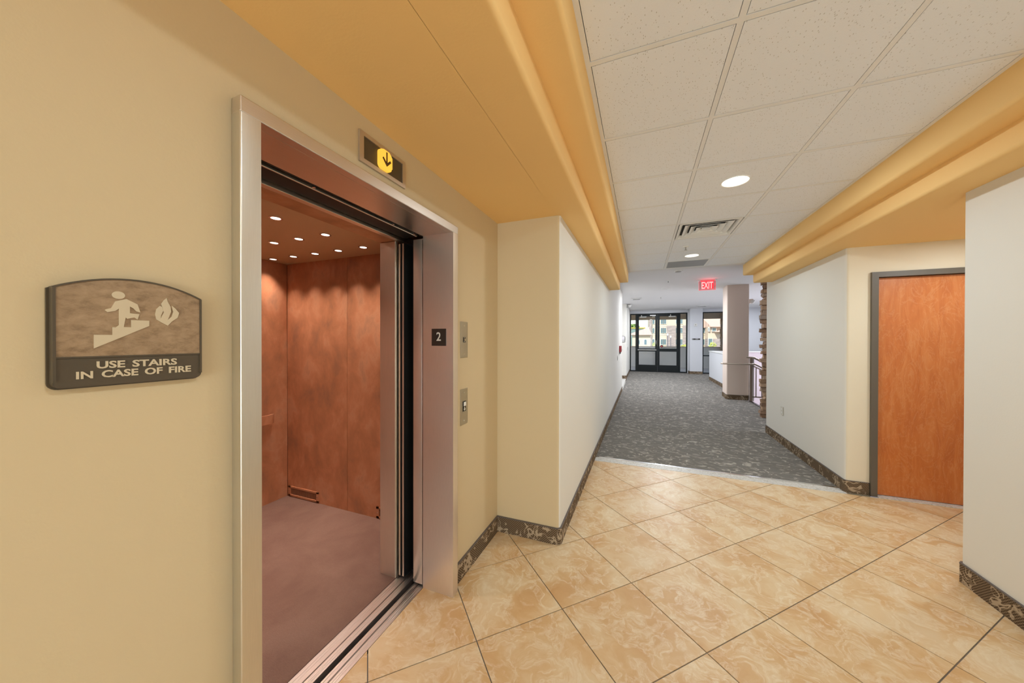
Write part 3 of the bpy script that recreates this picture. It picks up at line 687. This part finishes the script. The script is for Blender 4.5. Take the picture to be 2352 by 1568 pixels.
flame = [(.433, 1.629), (.435, 1.62), (.44, 1.609), (.441, 1.597), (.435, 1.577), (.442, 1.585), (.445, 1.597), (.442, 1.612), (.449, 1.605), (.456, 1.595), (.453, 1.583), (.442, 1.573), (.435, 1.563), (.424, 1.57), (.415, 1.577), (.413, 1.589), (.415, 1.601), (.421, 1.609), (.425, 1.607), (.427, 1.598), (.423, 1.587), (.4225, 1.580), (.428, 1.594), (.4255, 1.606), (.4235, 1.614), (.4275, 1.622)]
bm = NB(); prism(bm, man, xs0, xs1, 'x')
prism(bm, [(.355 + .0098 * math.cos(t * PI / 10), 1.626 + .0082 * math.sin(t * PI / 10)) for t in range(20)], xs0, xs1, 'x'); part('stair_pictogram', bm, 'sign_cream', sg)
bm = NB(); prism(bm, flame, xs0, xs1, 'x'); part('flame_pictogram', bm, 'sign_cream', sg)
text('lettering', 'USE STAIRS', 'sign_cream', sg, (XE + .018, .324, 1.4685), (0, 1, 0), (0, 0, 1), .128, .0155, .0018, .028)
text('lettering', 'IN CASE OF FIRE', 'sign_cream', sg, (XE + .018, .297, 1.449), (0, 1, 0), (0, 0, 1), .182, .0155, .0018, .028)

# ---------------------------------------------------------------- wooden door in the right nook
d1 = semp('door_1', (2.6, 4.33, 0))
bm = NB()
for a, b in ((2.092, 2.142), (3.078, 3.128)): box(bm, a, b, 4.305, 4.50, 0, 2.148)
box(bm, 2.092, 3.128, 4.305, 4.50, 2.148, 2.198)
box(bm, 2.142, 2.156, 4.40, 4.50, 0, 2.148); box(bm, 3.064, 3.078, 4.40, 4.50, 0, 2.148); box(bm, 2.142, 3.078, 4.40, 4.50, 2.134, 2.148)
part('door_frame', bm, 'taupe_metal', d1)
bm = NB(); box(bm, 2.145, 3.075, 4.352, 4.397, .012, 2.144, .002); leaf = part('door_leaf', bm, 'door_veneer', d1)
bm = NB(); cyl(bm, (3.0, 4.352, 1.0), (3.0, 4.31, 1.0), .012); tube(bm, [(3.0, 4.31, 1.0), (2.95, 4.305, 1.0), (2.88, 4.305, 1.0)], .01); cyl(bm, (3.0, 4.352, 1.0), (3.0, 4.345, 1.0), .028); part('door_handle', bm, 'chrome', leaf, smooth=True)
bm = NB(); box(bm, 2.142, 3.078, 4.285, 4.42, -.004, .008, .003); part('door_sill', bm, 'marble_strip', d1)

# ---------------------------------------------------------------- ceiling fixtures
def downlight(x, y, z, r, label, warm=True, energy=8.0):
    t = thing('downlight', label, 'ceiling light', (x, y, z), 'round recessed downlights')
    bm = NB(); lathe(bm, [(r * .93, .004), (r * .95, -.004), (r * 1.05, -.007), (r * 1.07, -.0035), (r * 1.07, 0)], (x, y, z), 40); part('trim_ring', bm, 'trim_white', t, smooth=True)
    bm = NB(); lathe(bm, [(r * .94, .002), (r * .6, .004), (0, .005)], (x, y, z), 40); part('lens', bm, 'lens' if warm else 'cool_lens', t, smooth=True)
    area('downlight_lamp', (x, y, z - .012), (0, 0, 0), r * 1.8, energy, (.84, .945, 1.0) if warm else (.88, .93, 1.0), disk=True)
    return t
labs = ['largest round downlight glowing in the tiled ceiling, nearest the viewer', 'second round downlight in the tiled ceiling, just before the grey grille',
        'round downlight overhead of the viewer, out of the picture', 'round downlight behind the viewer in the lobby ceiling', 'rearmost round downlight by the lobby back wall']
for (x, y), lb in zip(dl_near, labs): downlight(x, y, ZT, .094, lb, True, LP['mid'] if y > 2 else LP['near'])
downlight(2.62, 3.62, ZS - .006, .08, 'downlight in the painted soffit over the wooden door nook', True, 9.0)
for sx_, sy_, lb in ((3.9, 11.2, 'downlight over the stair flight, hidden behind the stone wall'), (4.8, 13.4, 'downlight over the stairwell, hidden behind the column'), (3.6, 7.0, 'downlight over the side landing behind the right wall')):
    downlight(sx_, sy_, ZF, .105, lb, False, LP['pit'])  # unseen downlights added to brighten the stairwell and side landing
flabs = ['first round downlight in the plaster ceiling, beyond the exit sign level', 'middle round downlight in the plaster ceiling of the far corridor', 'farthest round downlight just before the glass doors']
for (x, y), lb in zip([(.60, 10.05), (.60, 12.95), (.60, 15.95)], flabs): downlight(x, y, ZF, .105, lb, False, LP['end'] if y > 15 else LP['far'])
downlight(4.16, 15.83, ZF, .17, 'downlight glowing over the stairwell right of the column', False, LP['pit'])
# square diffuser in the tiled ceiling
df = thing('air_diffuser', 'white square stepped air diffuser set in the tiled ceiling', 'air vent', (.654, 4.205, ZA))
def ringsq(bm, cx, cy, a, b, za, zb, t=.0):
    """square louvre cone from half-size a (z za) to b (z zb)"""
    A = [bm.verts.new((cx + sx * a, cy + sy * a, za)) for sx, sy in ((-1, -1), (1, -1), (1, 1), (-1, 1))]
    B = [bm.verts.new((cx + sx * b, cy + sy * b, zb)) for sx, sy in ((-1, -1), (1, -1), (1, 1), (-1, 1))]
    for k in range(4): bm.faces.new([A[k], A[(k + 1) % 4], B[(k + 1) % 4], B[k]])
cx, cy = .6538, 4.2075
bm = NB(); ringsq(bm, cx, cy, .286, .262, ZA - .004, ZA - .006); ringsq(bm, cx, cy, .262, .238, ZA - .006, ZA + .035); part('frame', bm, 'trim_white', df)
for n_, a in enumerate((.228, .165, .105)):
    bm = NB(); ringsq(bm, cx, cy, a, a - .022, ZA - .004, ZA - .001); ringsq(bm, cx, cy, a - .022, a - .060, ZA - .001, ZA + .028); part('louvre', bm, 'trim_white', df)
bm = NB(); box(bm, cx - .045, cx + .045, cy - .045, cy + .045, ZA + .002, ZA + .006); part('centre_plate', bm, 'trim_white', df)
bm = NB(); ringsq(bm, cx, cy, .238, .14, ZA + .035, ZA + .06)
cyl(bm, (cx, cy, ZA + .06), (cx, cy, ZA + .22), .14, n=28, cap=False); part('duct_collar', bm, 'grey_metal', df)
bm = NB(); box(bm, cx - .235, cx + .235, cy - .235, cy + .235, ZA + .22, ZA + .225)
for k in range(4):
    t = k * PI / 2; cyl(bm, (cx, cy, ZA + .05), (cx + .13 * math.cos(t), cy + .13 * math.sin(t), ZA + .05), .01, n=6)
part('damper', bm, 'black', df)
# perforated return grille
rg = thing('return_grille', 'grey perforated square grille in the last row of ceiling tiles', 'air vent', (.654, 5.98, ZA))
bm = NB(); box(bm, .363, .945, 5.724, 6.228, ZA - .003, ZA + .01); part('grille_face', bm, 'grey_metal', rg)
bm = NB()
for a in ((.360, .375, 5.72, 6.232), (.933, .948, 5.72, 6.232), (.375, .933, 5.72, 5.735), (.375, .933, 6.217, 6.232)): box(bm, a[0], a[1], a[2], a[3], ZA - .006, ZA + .004)
part('frame', bm, 'trim_white', rg)
def sprinkler(x, y, z, label):
    t = thing('sprinkler', label, 'sprinkler', (x, y, z), 'ceiling fire sprinklers')
    bm = NB(); lathe(bm, [(.036, 0), (.036, -.006), (.022, -.012), (.012, -.012)], (x, y, z), 20); part('escutcheon', bm, 'trim_white', t, smooth=True)
    bm = NB(); cyl(bm, (x, y, z - .008), (x, y, z - .045), .007, n=10); cyl(bm, (x, y, z - .045), (x, y, z - .048), .016, n=14); part('head', bm, 'grey_metal', t)
sprinkler(.525, 4.86, ZA - .004, 'small sprinkler in the tiled ceiling before the second downlight')
sprinkler(.575, 8.75, ZF, 'small sprinkler in the plaster ceiling left of the exit sign')
sprinkler(.57, 12.0, ZF, 'tiny sprinkler in the far plaster ceiling before the middle downlight')
def sq_diff(x, y, s, label, nm='far_diffuser'):
    t = thing('air_diffuser', label, 'air vent', (x, y, ZF))
    bm = NB(); box(bm, x - s, x + s, y - s, y + s, ZF - .012, ZF, .003); part('frame', bm, 'trim_white', t)
    for k in (.82, .58, .34):
        bm = NB(); ringsq(bm, x, y, s * k, s * k - .03, ZF - .014, ZF - .030); part('louvre', bm, 'trim_white', t)
    bm = NB(); box(bm, x - s * .85, x + s * .85, y - s * .85, y + s * .85, ZF - .0135, ZF - .012); part('void', bm, 'grey_metal', t)
sq_diff(-.19, 12.15, .17, 'white square air diffuser in the far ceiling near the left wall')
sq_diff(2.30, 15.6, .20, 'white square air diffuser in the far ceiling near the window column')
t = thing('smoke_detector', 'flat round smoke detector just past the end of the tiled ceiling', 'smoke detector', (.685, 7.59, ZF))
bm = NB(); lathe(bm, [(.085, 0), (.085, -.008), (.06, -.02)], (.685, 7.59, ZF), 28); part('base', bm, 'trim_white', t, smooth=True)
bm = NB(); lathe(bm, [(.06, -.02), (.055, -.028), (0, -.03)], (.685, 7.59, ZF), 28); part('sensor', bm, 'grey_metal', t, smooth=True)
# exit sign
ex = thing('exit_sign', 'red edge-lit hanging exit sign with right arrow', 'exit sign', (1.42, 8.97, ZF))
bm = NB(); box(bm, 1.225, 1.625, 8.93, 9.01, ZF - .012, ZF, .003); part('canopy', bm, 'trim_white', ex)
bm = NB(); box(bm, 1.28, 1.58, 8.95, 8.99, ZF - .03, ZF - .012, .002); part('light_bar', bm, 'exit_edge', ex)
bm = NB(); box(bm, 1.252, 1.596, 8.966, 8.974, 2.722, ZF - .03); part('acrylic_panel', bm, 'pink_acrylic', ex)
bm = NB(); box(bm, 1.250, 1.256, 8.965, 8.975, 2.722, ZF - .03); box(bm, 1.592, 1.598, 8.965, 8.975, 2.722, ZF - .03); box(bm, 1.250, 1.598, 8.964, 8.976, 2.716, 2.724); part('glowing_edge', bm, 'exit_edge', ex)
bm = NB(); box(bm, 1.300, 1.562, 8.963, 8.966, 2.742, 2.925); part('letter_field', bm, 'exit_red', ex)
text('lettering', 'EXIT', 'exit_letter', ex, (1.308, 8.963, 2.750), (1, 0, 0), (0, 0, 1), .236, .160, .003, .02)
bm = NB(); prism(bm, [(1.565, 2.80), (1.588, 2.834), (1.565, 2.868), (1.572, 2.868), (1.598, 2.834), (1.572, 2.80)], 8.960, 8.964, 'y'); part('arrow', bm, 'exit_red', ex)
area('exit_glow', (1.42, 8.93, 2.84), (math.radians(90), 0, PI), .3, .35, (1, .1, .12), .2)
# dome cameras
def dome(x, y, z, nx, label):
    t = thing('dome_camera', label, 'security camera', (x, y, z))
    bm = NB(); prism(bm, [(x, z + .07), (x + nx * .13, z + .07), (x + nx * .15, z + .05), (x + nx * .05, z - .05), (x, z - .06)], y - .05, y + .05, 'y'); part('bracket', bm, 'mocha_paint' if nx and x > 2 else 'grey_metal', t)
    bm = NB(); lathe(bm, [(.075, .02), (.075, 0), (.064, -.035), (.035, -.062), (0, -.07)], (x + nx * .12, y, z + .02), 24); part('dome', bm, 'white_plastic', t, smooth=True)
dome(-.585, 13.95, 2.88, 1, 'small dome camera on the ceiling at the alcove wall corner')
dome(2.53, 10.3, 2.53, 1, 'dome camera bracketed on the right side of the brown column')

# ---------------------------------------------------------------- wall devices
bm = NB(); t = thing('fire_pull_station', 'small red fire pull station on the far left wall', 'fire alarm', (XC, 9.28, 1.29))
box(bm, XC, XC + .055, 9.16, 9.40, 1.215, 1.375, .004); part('body', bm, 'red_plastic', t)
bm = NB(); box(bm, XC + .055, XC + .07, 9.20, 9.36, 1.25, 1.285, .003); part('handle', bm, 'white_plastic', t)
bm = NB(); box(bm, XC, XC + .03, 9.36, 9.42, 1.16, 1.214, .002); part('lower_box', bm, 'taupe_metal', t)
t = thing('light_switch', 'grey switch plate low on the left wall before the red pull station', 'switch', (XC, 8.55, 1.10))
bm = NB(); box(bm, XC, XC + .006, 8.51, 8.59, 1.03, 1.15, .002); part('plate', bm, 'grey_metal', t)
bm = NB(); box(bm, XC + .006, XC + .012, 8.54, 8.56, 1.07, 1.11, .001); part('toggle', bm, 'ivory_plastic', t)
t = thing('room_sign', 'small arched sign with brown frame on the alcove end wall', 'sign', (-.70, 13.85, 1.58))
bm = NB(); prism(bm, rounded([(-.83, 1.455, .02), (-.635, 1.455, .02), (-.635, 1.66), (-.68, 1.69), (-.78, 1.705), (-.83, 1.705)]), 13.832, 13.849, 'y'); part('frame', bm, 'plate_dark', t)
bm = NB(); prism(bm, [(-.82, 1.53), (-.65, 1.53), (-.65, 1.655), (-.685, 1.68), (-.78, 1.69), (-.82, 1.69)], 13.829, 13.833, 'y'); part('picture_panel', bm, 'mauve_paint', t)
bm = NB(); box(bm, -.82, -.65, 13.829, 13.833, 1.47, 1.515); part('text_bar', bm, 'white_plastic', t)
t = thing('door_switch', 'narrow grey switch plate on the wall left of the glass doors', 'switch', (-.575, 14.7, 1.17))
bm = NB(); box(bm, -.582, -.572, 14.6, 14.78, 1.10, 1.25, .002); part('plate', bm, 'grey_metal', t)
bm = NB(); box(bm, -.572, -.566, 14.67, 14.71, 1.15, 1.20, .001); part('toggle', bm, 'ivory_plastic', t)
t = thing('thermostat', 'white thermostat high on the wall column between door and window', 'thermostat', (2.235, 16.9, 2.22))
bm = NB(); box(bm, 2.175, 2.295, 16.87, 16.9, 2.155, 2.285, .006); part('body', bm, 'white_plastic', t)
bm = NB(); box(bm, 2.215, 2.255, 16.866, 16.87, 2.20, 2.25, .001); part('display', bm, 'grey_metal', t)
t = thing('room_name_plate', 'long dark name plate on the wall column beside the glass doors', 'sign', (2.255, 16.9, 1.58))
bm = NB(); box(bm, 2.095, 2.415, 16.885, 16.899, 1.55, 1.61, .004); part('plate', bm, 'plate_dark', t)
bm = NB(); box(bm, 2.235, 2.335, 16.882, 16.885, 1.572, 1.588); part('lettering', bm, 'white_plastic', t)
bm = NB(); box(bm, 2.105, 2.14, 16.882, 16.885, 1.56, 1.60); part('emblem', bm, 'grey_metal', t)
t = thing('wall_outlet', 'white duplex outlet low on the right corridor wall', 'outlet', (XR, 5.96, .50))
bm = NB(); box(bm, XR + .002, XR + .012 - .004, 5.92, 6.0, .44, .56, .002)
for v in bm.verts: v.co.x = v.co.x - .004
part('plate', bm, 'ivory_plastic', t)
bm = NB()
for zz in (.475, .52): box(bm, XR - .005, XR - .001, 5.943, 5.977, zz - .014, zz + .014, .002)
part('socket', bm, 'white_plastic', t)

# ---------------------------------------------------------------- stair railing
gr = thing('stair_railing', 'metal stair railing with balusters and a handrail crossing in front of the brown column', 'railing', (2.9, 9.92, 0))
bm = NB()
tube(bm, [(1.98, 10.00, .925), (1.93, 9.97, .93), (1.90, 9.90, .935), (1.93, 9.83, .936), (2.02, 9.80, .936), (2.60, 9.80, .936), (3.00, 9.80, .70), (4.0, 9.80, .10)], .021)
part('handrail', bm, 'rail_steel', gr, smooth=True)
bm = NB(); tube(bm, [(2.56, 9.80, .91), (2.56, 9.86, .88), (2.56, 9.92, .88)], .008); part('bracket', bm, 'grey_metal', gr, smooth=True)
bm = NB(); box(bm, 2.515, 2.565, 9.885, 9.935, 0, 1.09, .003); part('post', bm, 'post_metal', gr)
bm = NB(); tube(bm, [(2.45, 9.93, 1.10), (2.60, 9.92, 1.095), (3.0, 9.92, .855), (4.0, 9.92, .255)], .024); part('top_rail', bm, 'rail_steel', gr, smooth=True)
bm = NB(); tube(bm, [(2.57, 9.94, .90), (2.75, 9.94, .80), (3.6, 9.94, .29)], .016); part('lower_rail', bm, 'rail_steel', gr, smooth=True)
for k, x in enumerate((2.655, 2.775, 2.895, 3.015)):
    bm = NB(); box(bm, x - .010, x + .010, 9.93, 9.95, .10, .84 - .6 * (x - 2.655), .002); part('baluster', bm, 'post_metal', gr)
bm = NB(); box(bm, 2.56, 3.1, 9.925, 9.955, .095, .125, .002); part('bottom_rail', bm, 'post_metal', gr)
t = thing('lower_handrail', 'short shiny rail end beside the stone wall', 'handrail', (2.72, 9.6, .8))
bm = NB(); tube(bm, [(2.66, 9.66, .80), (2.69, 9.60, .81), (2.76, 9.58, .80), (3.0, 9.58, .78)], .021); part('rail', bm, 'chrome', t, smooth=True)
bm = NB(); cyl(bm, (2.80, 9.58, .79), (2.80, 9.58, 0), .012, n=8); part('post', bm, 'post_metal', t)

# ---------------------------------------------------------------- exit doors and end window
YD = 17.30
d2 = semp('door_2', (.69, YD, 0))
def rectframe(bm, x0, x1, z0, z1, wl, wr, wt, wb, y0, y1):
    box(bm, x0, x0 + wl, y0, y1, z0, z1); box(bm, x1 - wr, x1, y0, y1, z0, z1); box(bm, x0 + wl, x1 - wr, y0, y1, z1 - wt, z1); box(bm, x0 + wl, x1 - wr, y0, y1, z0, z0 + wb)
bm = NB(); rectframe(bm, -.565, 1.955, 0, 2.82, .05, .05, .05, .02, YD, YD + .11); box(bm, -.31, -.25, YD, YD + .11, .02, 2.77); box(bm, 1.60, 1.66, YD, YD + .11, .02, 2.77)
part('door_frame', bm, 'dark_bronze', d2)
for a, b in ((-.515, -.31), (1.66, 1.905)):
    bm = NB(); box(bm, a, b, YD + .02, YD + .09, .02, .05); part('sidelight_rail', bm, 'dark_bronze', d2)
    bm = NB(); box(bm, a, b, YD + .05, YD + .058, .05, 2.77); part('sidelight_glass', bm, 'glass', d2)
for side, (a, b) in enumerate(((-.248, .674), (.678, 1.598))):
    lf = bpy.data.objects.new('door_leaf', None); C.objects.link(lf); lf.parent = d2; lf.location = Vector(((a + b) / 2, YD + .03, 0)) - d2.location
    st = .095
    bm = NB(); box(bm, a, a + st, YD + .01, YD + .055, .012, 2.77); box(bm, b - st, b, YD + .01, YD + .055, .012, 2.77)
    box(bm, a + st, b - st, YD + .01, YD + .055, 2.67, 2.77); box(bm, a + st, b - st, YD + .01, YD + .055, .012, .335); box(bm, a + st, b - st, YD + .01, YD + .055, .985, 1.13)
    part('door_stile', bm, 'dark_bronze', lf)
    bm = NB(); box(bm, a + st, b - st, YD + .028, YD + .036, 1.13, 2.67); part('glass_pane', bm, 'glass', lf)
    bm = NB(); box(bm, a + st, b - st, YD + .028, YD + .036, .335, .985); part('glass_pane', bm, 'glass', lf)
    cx0 = a + .13 if side == 0 else b - .44
    bm = NB(); box(bm, cx0, cx0 + .30, YD - .05, YD + .009, 2.625, 2.675, .004); box(bm, cx0 + .06, cx0 + .10, YD - .04, YD + .009, 2.675, 2.75, .003); part('door_closer', bm, 'grey_metal', lf)
    if side == 0:
        bm = NB(); box(bm, a + .045, b - .04, YD - .055, YD - .015, 1.035, 1.085, .005); box(bm, a + .05, a + .1, YD - .015, YD + .009, 1.04, 1.08); box(bm, b - .1, b - .05, YD - .015, YD + .009, 1.04, 1.08); part('push_bar', bm, 'grey_metal', lf)
        bm = NB(); tube(bm, [(b - .06, YD + .01, 1.52), (b - .06, YD - .03, 1.50), (b - .06, YD - .03, 1.34), (b - .06, YD + .01, 1.32)], .012, 8); part('pull_handle', bm, 'grey_metal', lf, smooth=True)
        bm = NB(); box(bm, .34, .60, YD - .012, YD + .009, 2.70, 2.745, .003); part('sensor_cover', bm, 'grey_metal', lf)
    else:
        bm = NB(); cyl(bm, (.865, YD + .026, 1.235), (.865, YD + .0278, 1.235), .068, n=28); dc = part('round_decal', bm, 'plate_dark', lf, 'dark round sticker with red centre')
        bm = NB(); cyl(bm, (.865, YD + .0245, 1.235), (.865, YD + .026, 1.235), .035, n=24); part('decal_centre', bm, 'red_plastic', dc)
w1 = semp('window_1', (2.985, YD, 0))
bm = NB(); rectframe(bm, 2.565, 3.405, .0, 2.82, .045, .045, .045, .045, YD, YD + .1); box(bm, 2.61, 3.36, YD, YD + .1, .80, .845); part('window_frame', bm, 'dark_bronze', w1)
bm = NB(); box(bm, 2.61, 3.36, YD + .05, YD + .058, .845, 2.775); part('glass_pane', bm, 'glass', w1)
bm = NB(); box(bm, 2.61, 3.36, YD + .05, YD + .058, .045, .80); part('glass_pane', bm, 'glass', w1)
# added unseen window frame by the atrium fill lamp; back wall of the alcove
w2 = semp('window_2', (6.15, 12.3, 1.3)); bm = NB()
for k in range(5): y = 10.1 + k * 1.1; box(bm, 6.14, 6.2, y - .03, y + .03, -.1, 2.72)
box(bm, 6.14, 6.2, 10.1, 14.5, -.13, -.07); box(bm, 6.14, 6.2, 10.1, 14.5, 2.68, 2.74); part('window_frame', bm, 'dark_bronze', w2)
bm = NB(); box(bm, -3.05, -3.0, 10.6, 13.85, -.1, TOP); struct(link('wall_alcove', bm, 'wall_paint'))

# ---------------------------------------------------------------- outside: balcony, buildings, planting
bm = NB(); box(bm, -4, 7, 17.5, 20.95, -.15, -.01); struct(link('balcony_floor', bm, 'concrete'))
pr = semp('parapet', (1.5, 20.88, 0))
bm = NB(); box(bm, -4, 7, 20.8, 20.98, -.15, 1.12); part('panel', bm, 'concrete', pr); bm = NB(); box(bm, -4, 7, 20.77, 21.02, 1.12, 1.175, .006); part('coping', bm, 'pink_cap', pr)
bm = NB(); box(bm, -4, 7, 17.5, 21.1, 3.05, 3.25); box(bm, -4, 7, 20.8, 21.1, 2.715, 3.05); struct(link('balcony_soffit', bm, 'stucco_dark'))
pier = semp('balcony_pier', (4.2, 20.9, 0)); z = -.1
while z < 3.0:
    h = random.uniform(.09, .16); bm = NB(); x0 = 3.93 - random.uniform(0, .04); box(bm, x0, 4.5, 20.62 - random.uniform(0, .04), 20.76, z, z + h - .005, .008); part('stone', bm, 'ledge_stone', pier); z += h
# main apartment block, face at y = 100
GZ = -4.0
bd = thing('apartment_building', 'cream apartment building with stone bays seen through the glass doors', 'building', (12, 100, GZ))
bm = NB(); box(bm, 1.7, 40, 100, 118, GZ, 12); part('wall', bm, 'stucco', bd)
bm = NB(); box(bm, 1.66, 2.45, 99.6, 100, GZ, 12); part('corner_pier', bm, 'far_stone', bd)
for a, b, top in ((6.19, 8.44, 5.5), (10.14, 11.05, 5.54), (14.3, 14.8, 3.9)):
    bm = NB(); box(bm, a, b, 99.5, 100, GZ, top); part('stone_bay', bm, 'far_stone', bd)
bm = NB(); box(bm, 1.7, 40, 99.9, 100, 5.3, 5.42); box(bm, 1.7, 40, 99.9, 100, 2.9, 3.02); part('band_course', bm, 'far_frame', bd)
for a, b in ((2.64, 3.13), (4.72, 5.32), (5.43, 6.09), (8.50, 9.2), (9.35, 10.1), (12.2, 12.9), (14.9, 15.3)):
    for z0, z1 in ((6.0, 7.22), (3.45, 4.86), (.31, 1.76)):
        bm = NB(); rectframe(bm, a - .09, b + .09, z0 - .09, z1 + .09, .09, .09, .09, .09, 99.86, 100.0); wf = part('window', bm, 'far_frame', bd)
        bm = NB(); box(bm, a, b, 99.94, 99.99, z0, z1); part('pane', bm, 'far_window', wf)
# hip-roofed wing at y = 70
cb_ = thing('hip_roof_building', 'low cream building with pink tiled hip roof and arched windows', 'building', (0, 70, GZ))
bm = NB(); box(bm, -1.85, 1.49, 70, 78, GZ, 2.5); part('wall', bm, 'stucco', cb_)
bm = NB()
def hip(bm, x0, x1, y0, y1, z0, ridge, zr):
    v = [bm.verts.new(p) for p in ((x0, y0, z0), (x1, y0, z0), (x1, y1, z0), (x0, y1, z0), ridge[0] + (zr,), ridge[1] + (zr,))]
    for f in ((0, 1, 4), (1, 2, 5, 4), (2, 3, 5), (3, 0, 4, 5), (0, 3, 2, 1)): bm.faces.new([v[i] for i in f])
v = [bm.verts.new(p) for p in ((-2.2, 69.5, 2.55), (1.80, 69.5, 2.55), (1.8, 78.5, 2.55), (-2.2, 78.5, 2.55), (1.17, 72.5, 4.15), (1.17, 75, 4.15), (-2.6, 72.5, 2.75), (-2.6, 75, 2.75))]
for f in ((0, 1, 4, 6), (1, 2, 5, 4), (2, 3, 7, 5), (3, 0, 6, 7), (4, 5, 7, 6), (0, 3, 2, 1)): bm.faces.new([v[i] for i in f])
part('roof', bm, 'roof_tile', cb_)
bm = NB()
for x in [-2.15 + .16 * k for k in range(25)]: box(bm, x, x + .08, 69.44, 69.56, 2.50, 2.60)
part('eave_tiles', bm, 'roof_tile', cb_)
for a, b in ((.36, .80), (-.92, -.47)):
    ar = [(a, .66), (b, .66), (b, 1.42)] + [((a + b) / 2 + (b - a) / 2 * math.cos(t), 1.42 + .24 * math.sin(t)) for t in (PI * k / 8 for k in range(1, 8))] + [(a, 1.42)]
    c_ = ((a + b) / 2, 1.1); big = [(c_[0] + (p[0] - c_[0]) * 1.3, c_[1] + (p[1] - c_[1]) * 1.16) for p in ar]
    bm = NB(); prism(bm, big, 69.93, 70.0, 'y'); wf = part('arched_window', bm, 'far_frame', cb_); bm = NB(); prism(bm, ar, 69.90, 69.94, 'y'); part('pane', bm, 'far_window', wf)
cb2 = thing('tile_roof_building', 'cream building with pink sloping tile roof seen in the right hand window', 'building', (16, 95, GZ))
bm = NB(); box(bm, 15.3, 24, 95, 99, 1.9, 4.95); part('wall', bm, 'stucco_dark', cb2); bm = NB(); box(bm, 15.3, 24, 94.8, 99, GZ, 1.9); part('lower_wall', bm, 'far_stone', cb2)
bm = NB(); vs = [bm.verts.new(p) for p in ((15.7, 94.0, 5.0), (24.5, 94.0, 5.0), (24.5, 99.5, 7.2), (14.9, 99.5, 7.2), (15.7, 94.0, 4.8), (24.5, 94.0, 4.8), (24.5, 99.5, 4.8), (14.9, 99.5, 4.8))]
for f in ((0, 1, 2, 3), (4, 7, 6, 5), (0, 4, 5, 1), (1, 5, 6, 2), (2, 6, 7, 3), (3, 7, 4, 0)): bm.faces.new([vs[i] for i in f])
part('roof', bm, 'roof_tile', cb2)
bm = NB(); prism(bm, [(16.6, 3.55), (19, 3.55), (19, 4.15), (17.9, 4.15)], 93.2, 94.9, 'y'); part('porch_roof', bm, 'roof_tile', cb2)
for a, b, z0, z1 in ((15.35, 15.6, 3.8, 4.6), (16.14, 17.0, 3.8, 4.6), (15.2 + .15, 16.2, .2, 1.9)):
    bm = NB(); rectframe(bm, a - .1, b + .1, z0 - .1, z1 + .1, .12, .12, .12, .12, 94.6, 94.95); wf = part('window', bm, 'far_frame', cb2); bm = NB(); box(bm, a, b, 94.72, 94.78, z0, z1); part('pane', bm, 'far_window', wf)
def blob_tree(name, label, cat, x, y, z0, zc, rx, rz, n, material, seed, trunk=True):
    rr = random.Random(seed); t = thing(name, label, cat, (x, y, z0)); bm = NB()
    for k in range(n):
        a, b_, q = rr.uniform(0, 2 * PI), rr.uniform(-1, 1), rr.uniform(.35, 1) ** .5
        p = Vector((x + rx * q * math.cos(a) * math.sqrt(1 - b_ * b_), y + rx * q * math.sin(a) * math.sqrt(1 - b_ * b_), zc + rz * q * b_))
        s = rx * rr.uniform(.10, .2); d1_ = Vector([rr.uniform(-1, 1) for _ in range(3)]).normalized(); d2_ = d1_.orthogonal().normalized()
        bm.faces.new([bm.verts.new(p + c) for c in (d1_ * s, d2_ * s * .6, -d1_ * s, -d2_ * s * .6)])
    part('foliage', bm, material, t)
    bm = NB(); cyl(bm, (x, y, z0), (x, y, zc), rx * .07, rx * .04, n=8); part('trunk', bm, 'plate_dark', t)
    return t
blob_tree('tree', 'round green tree against the sky at left of the glass doors', 'tree', -2.9, 130, GZ, 6.0, 2.1, 1.5, 900, 'leaf', 3)
blob_tree('shrub', 'yellow green shrub before the building at the middle of the doors', 'shrub', 1.95, 60, GZ, .7, .45, .5, 200, 'leaf_bright', 5)
blob_tree('shrub', 'light green shrub low in the right sidelight of the doors', 'shrub', 6.4, 60, GZ, .35, .75, .45, 300, 'leaf_bright', 6)
blob_tree('shrub', 'bright green shrub low in the right hand window', 'shrub', 10.3, 60, GZ, .55, .55, .7, 300, 'leaf_bright', 8)
bm = NB(); box(bm, -14, 0.9, 109, 110, GZ, 5.1); hg = tag(link('hedge_fence', bm, 'fence_teal'), 'dark green screened fence beyond the hip roof building', 'fence')
bm = NB(); box(bm, -14, 0.9, 108.8, 110.2, 5.1, 5.45); link('hedge_top', bm, 'hedge_top', hg)
for n_, (x, zt, lb) in enumerate(((3.885, 2.25, 'left lamp post with white head before the stone bay'), (4.34, 1.9, 'right lamp post with white head before the stone bay'))):
    t = thing('lamp_post', lb, 'street lamp', (x, 60, GZ), 'lamp posts outside')
    bm = NB(); cyl(bm, (x, 60, GZ), (x, 60, zt), .06, .05, n=10); part('pole', bm, 'lamp_post', t)
    bm = NB(); lathe(bm, [(.05, 0), (.13, .12), (.12, .3), (.03, .38)], (x, 60, zt), 12); part('lamp_head', bm, 'white_plastic', t, smooth=True)
bm = NB(); box(bm, -200, 200, 21.2, 320, GZ - .2, GZ); struct(link('ground', bm, 'asphalt'))
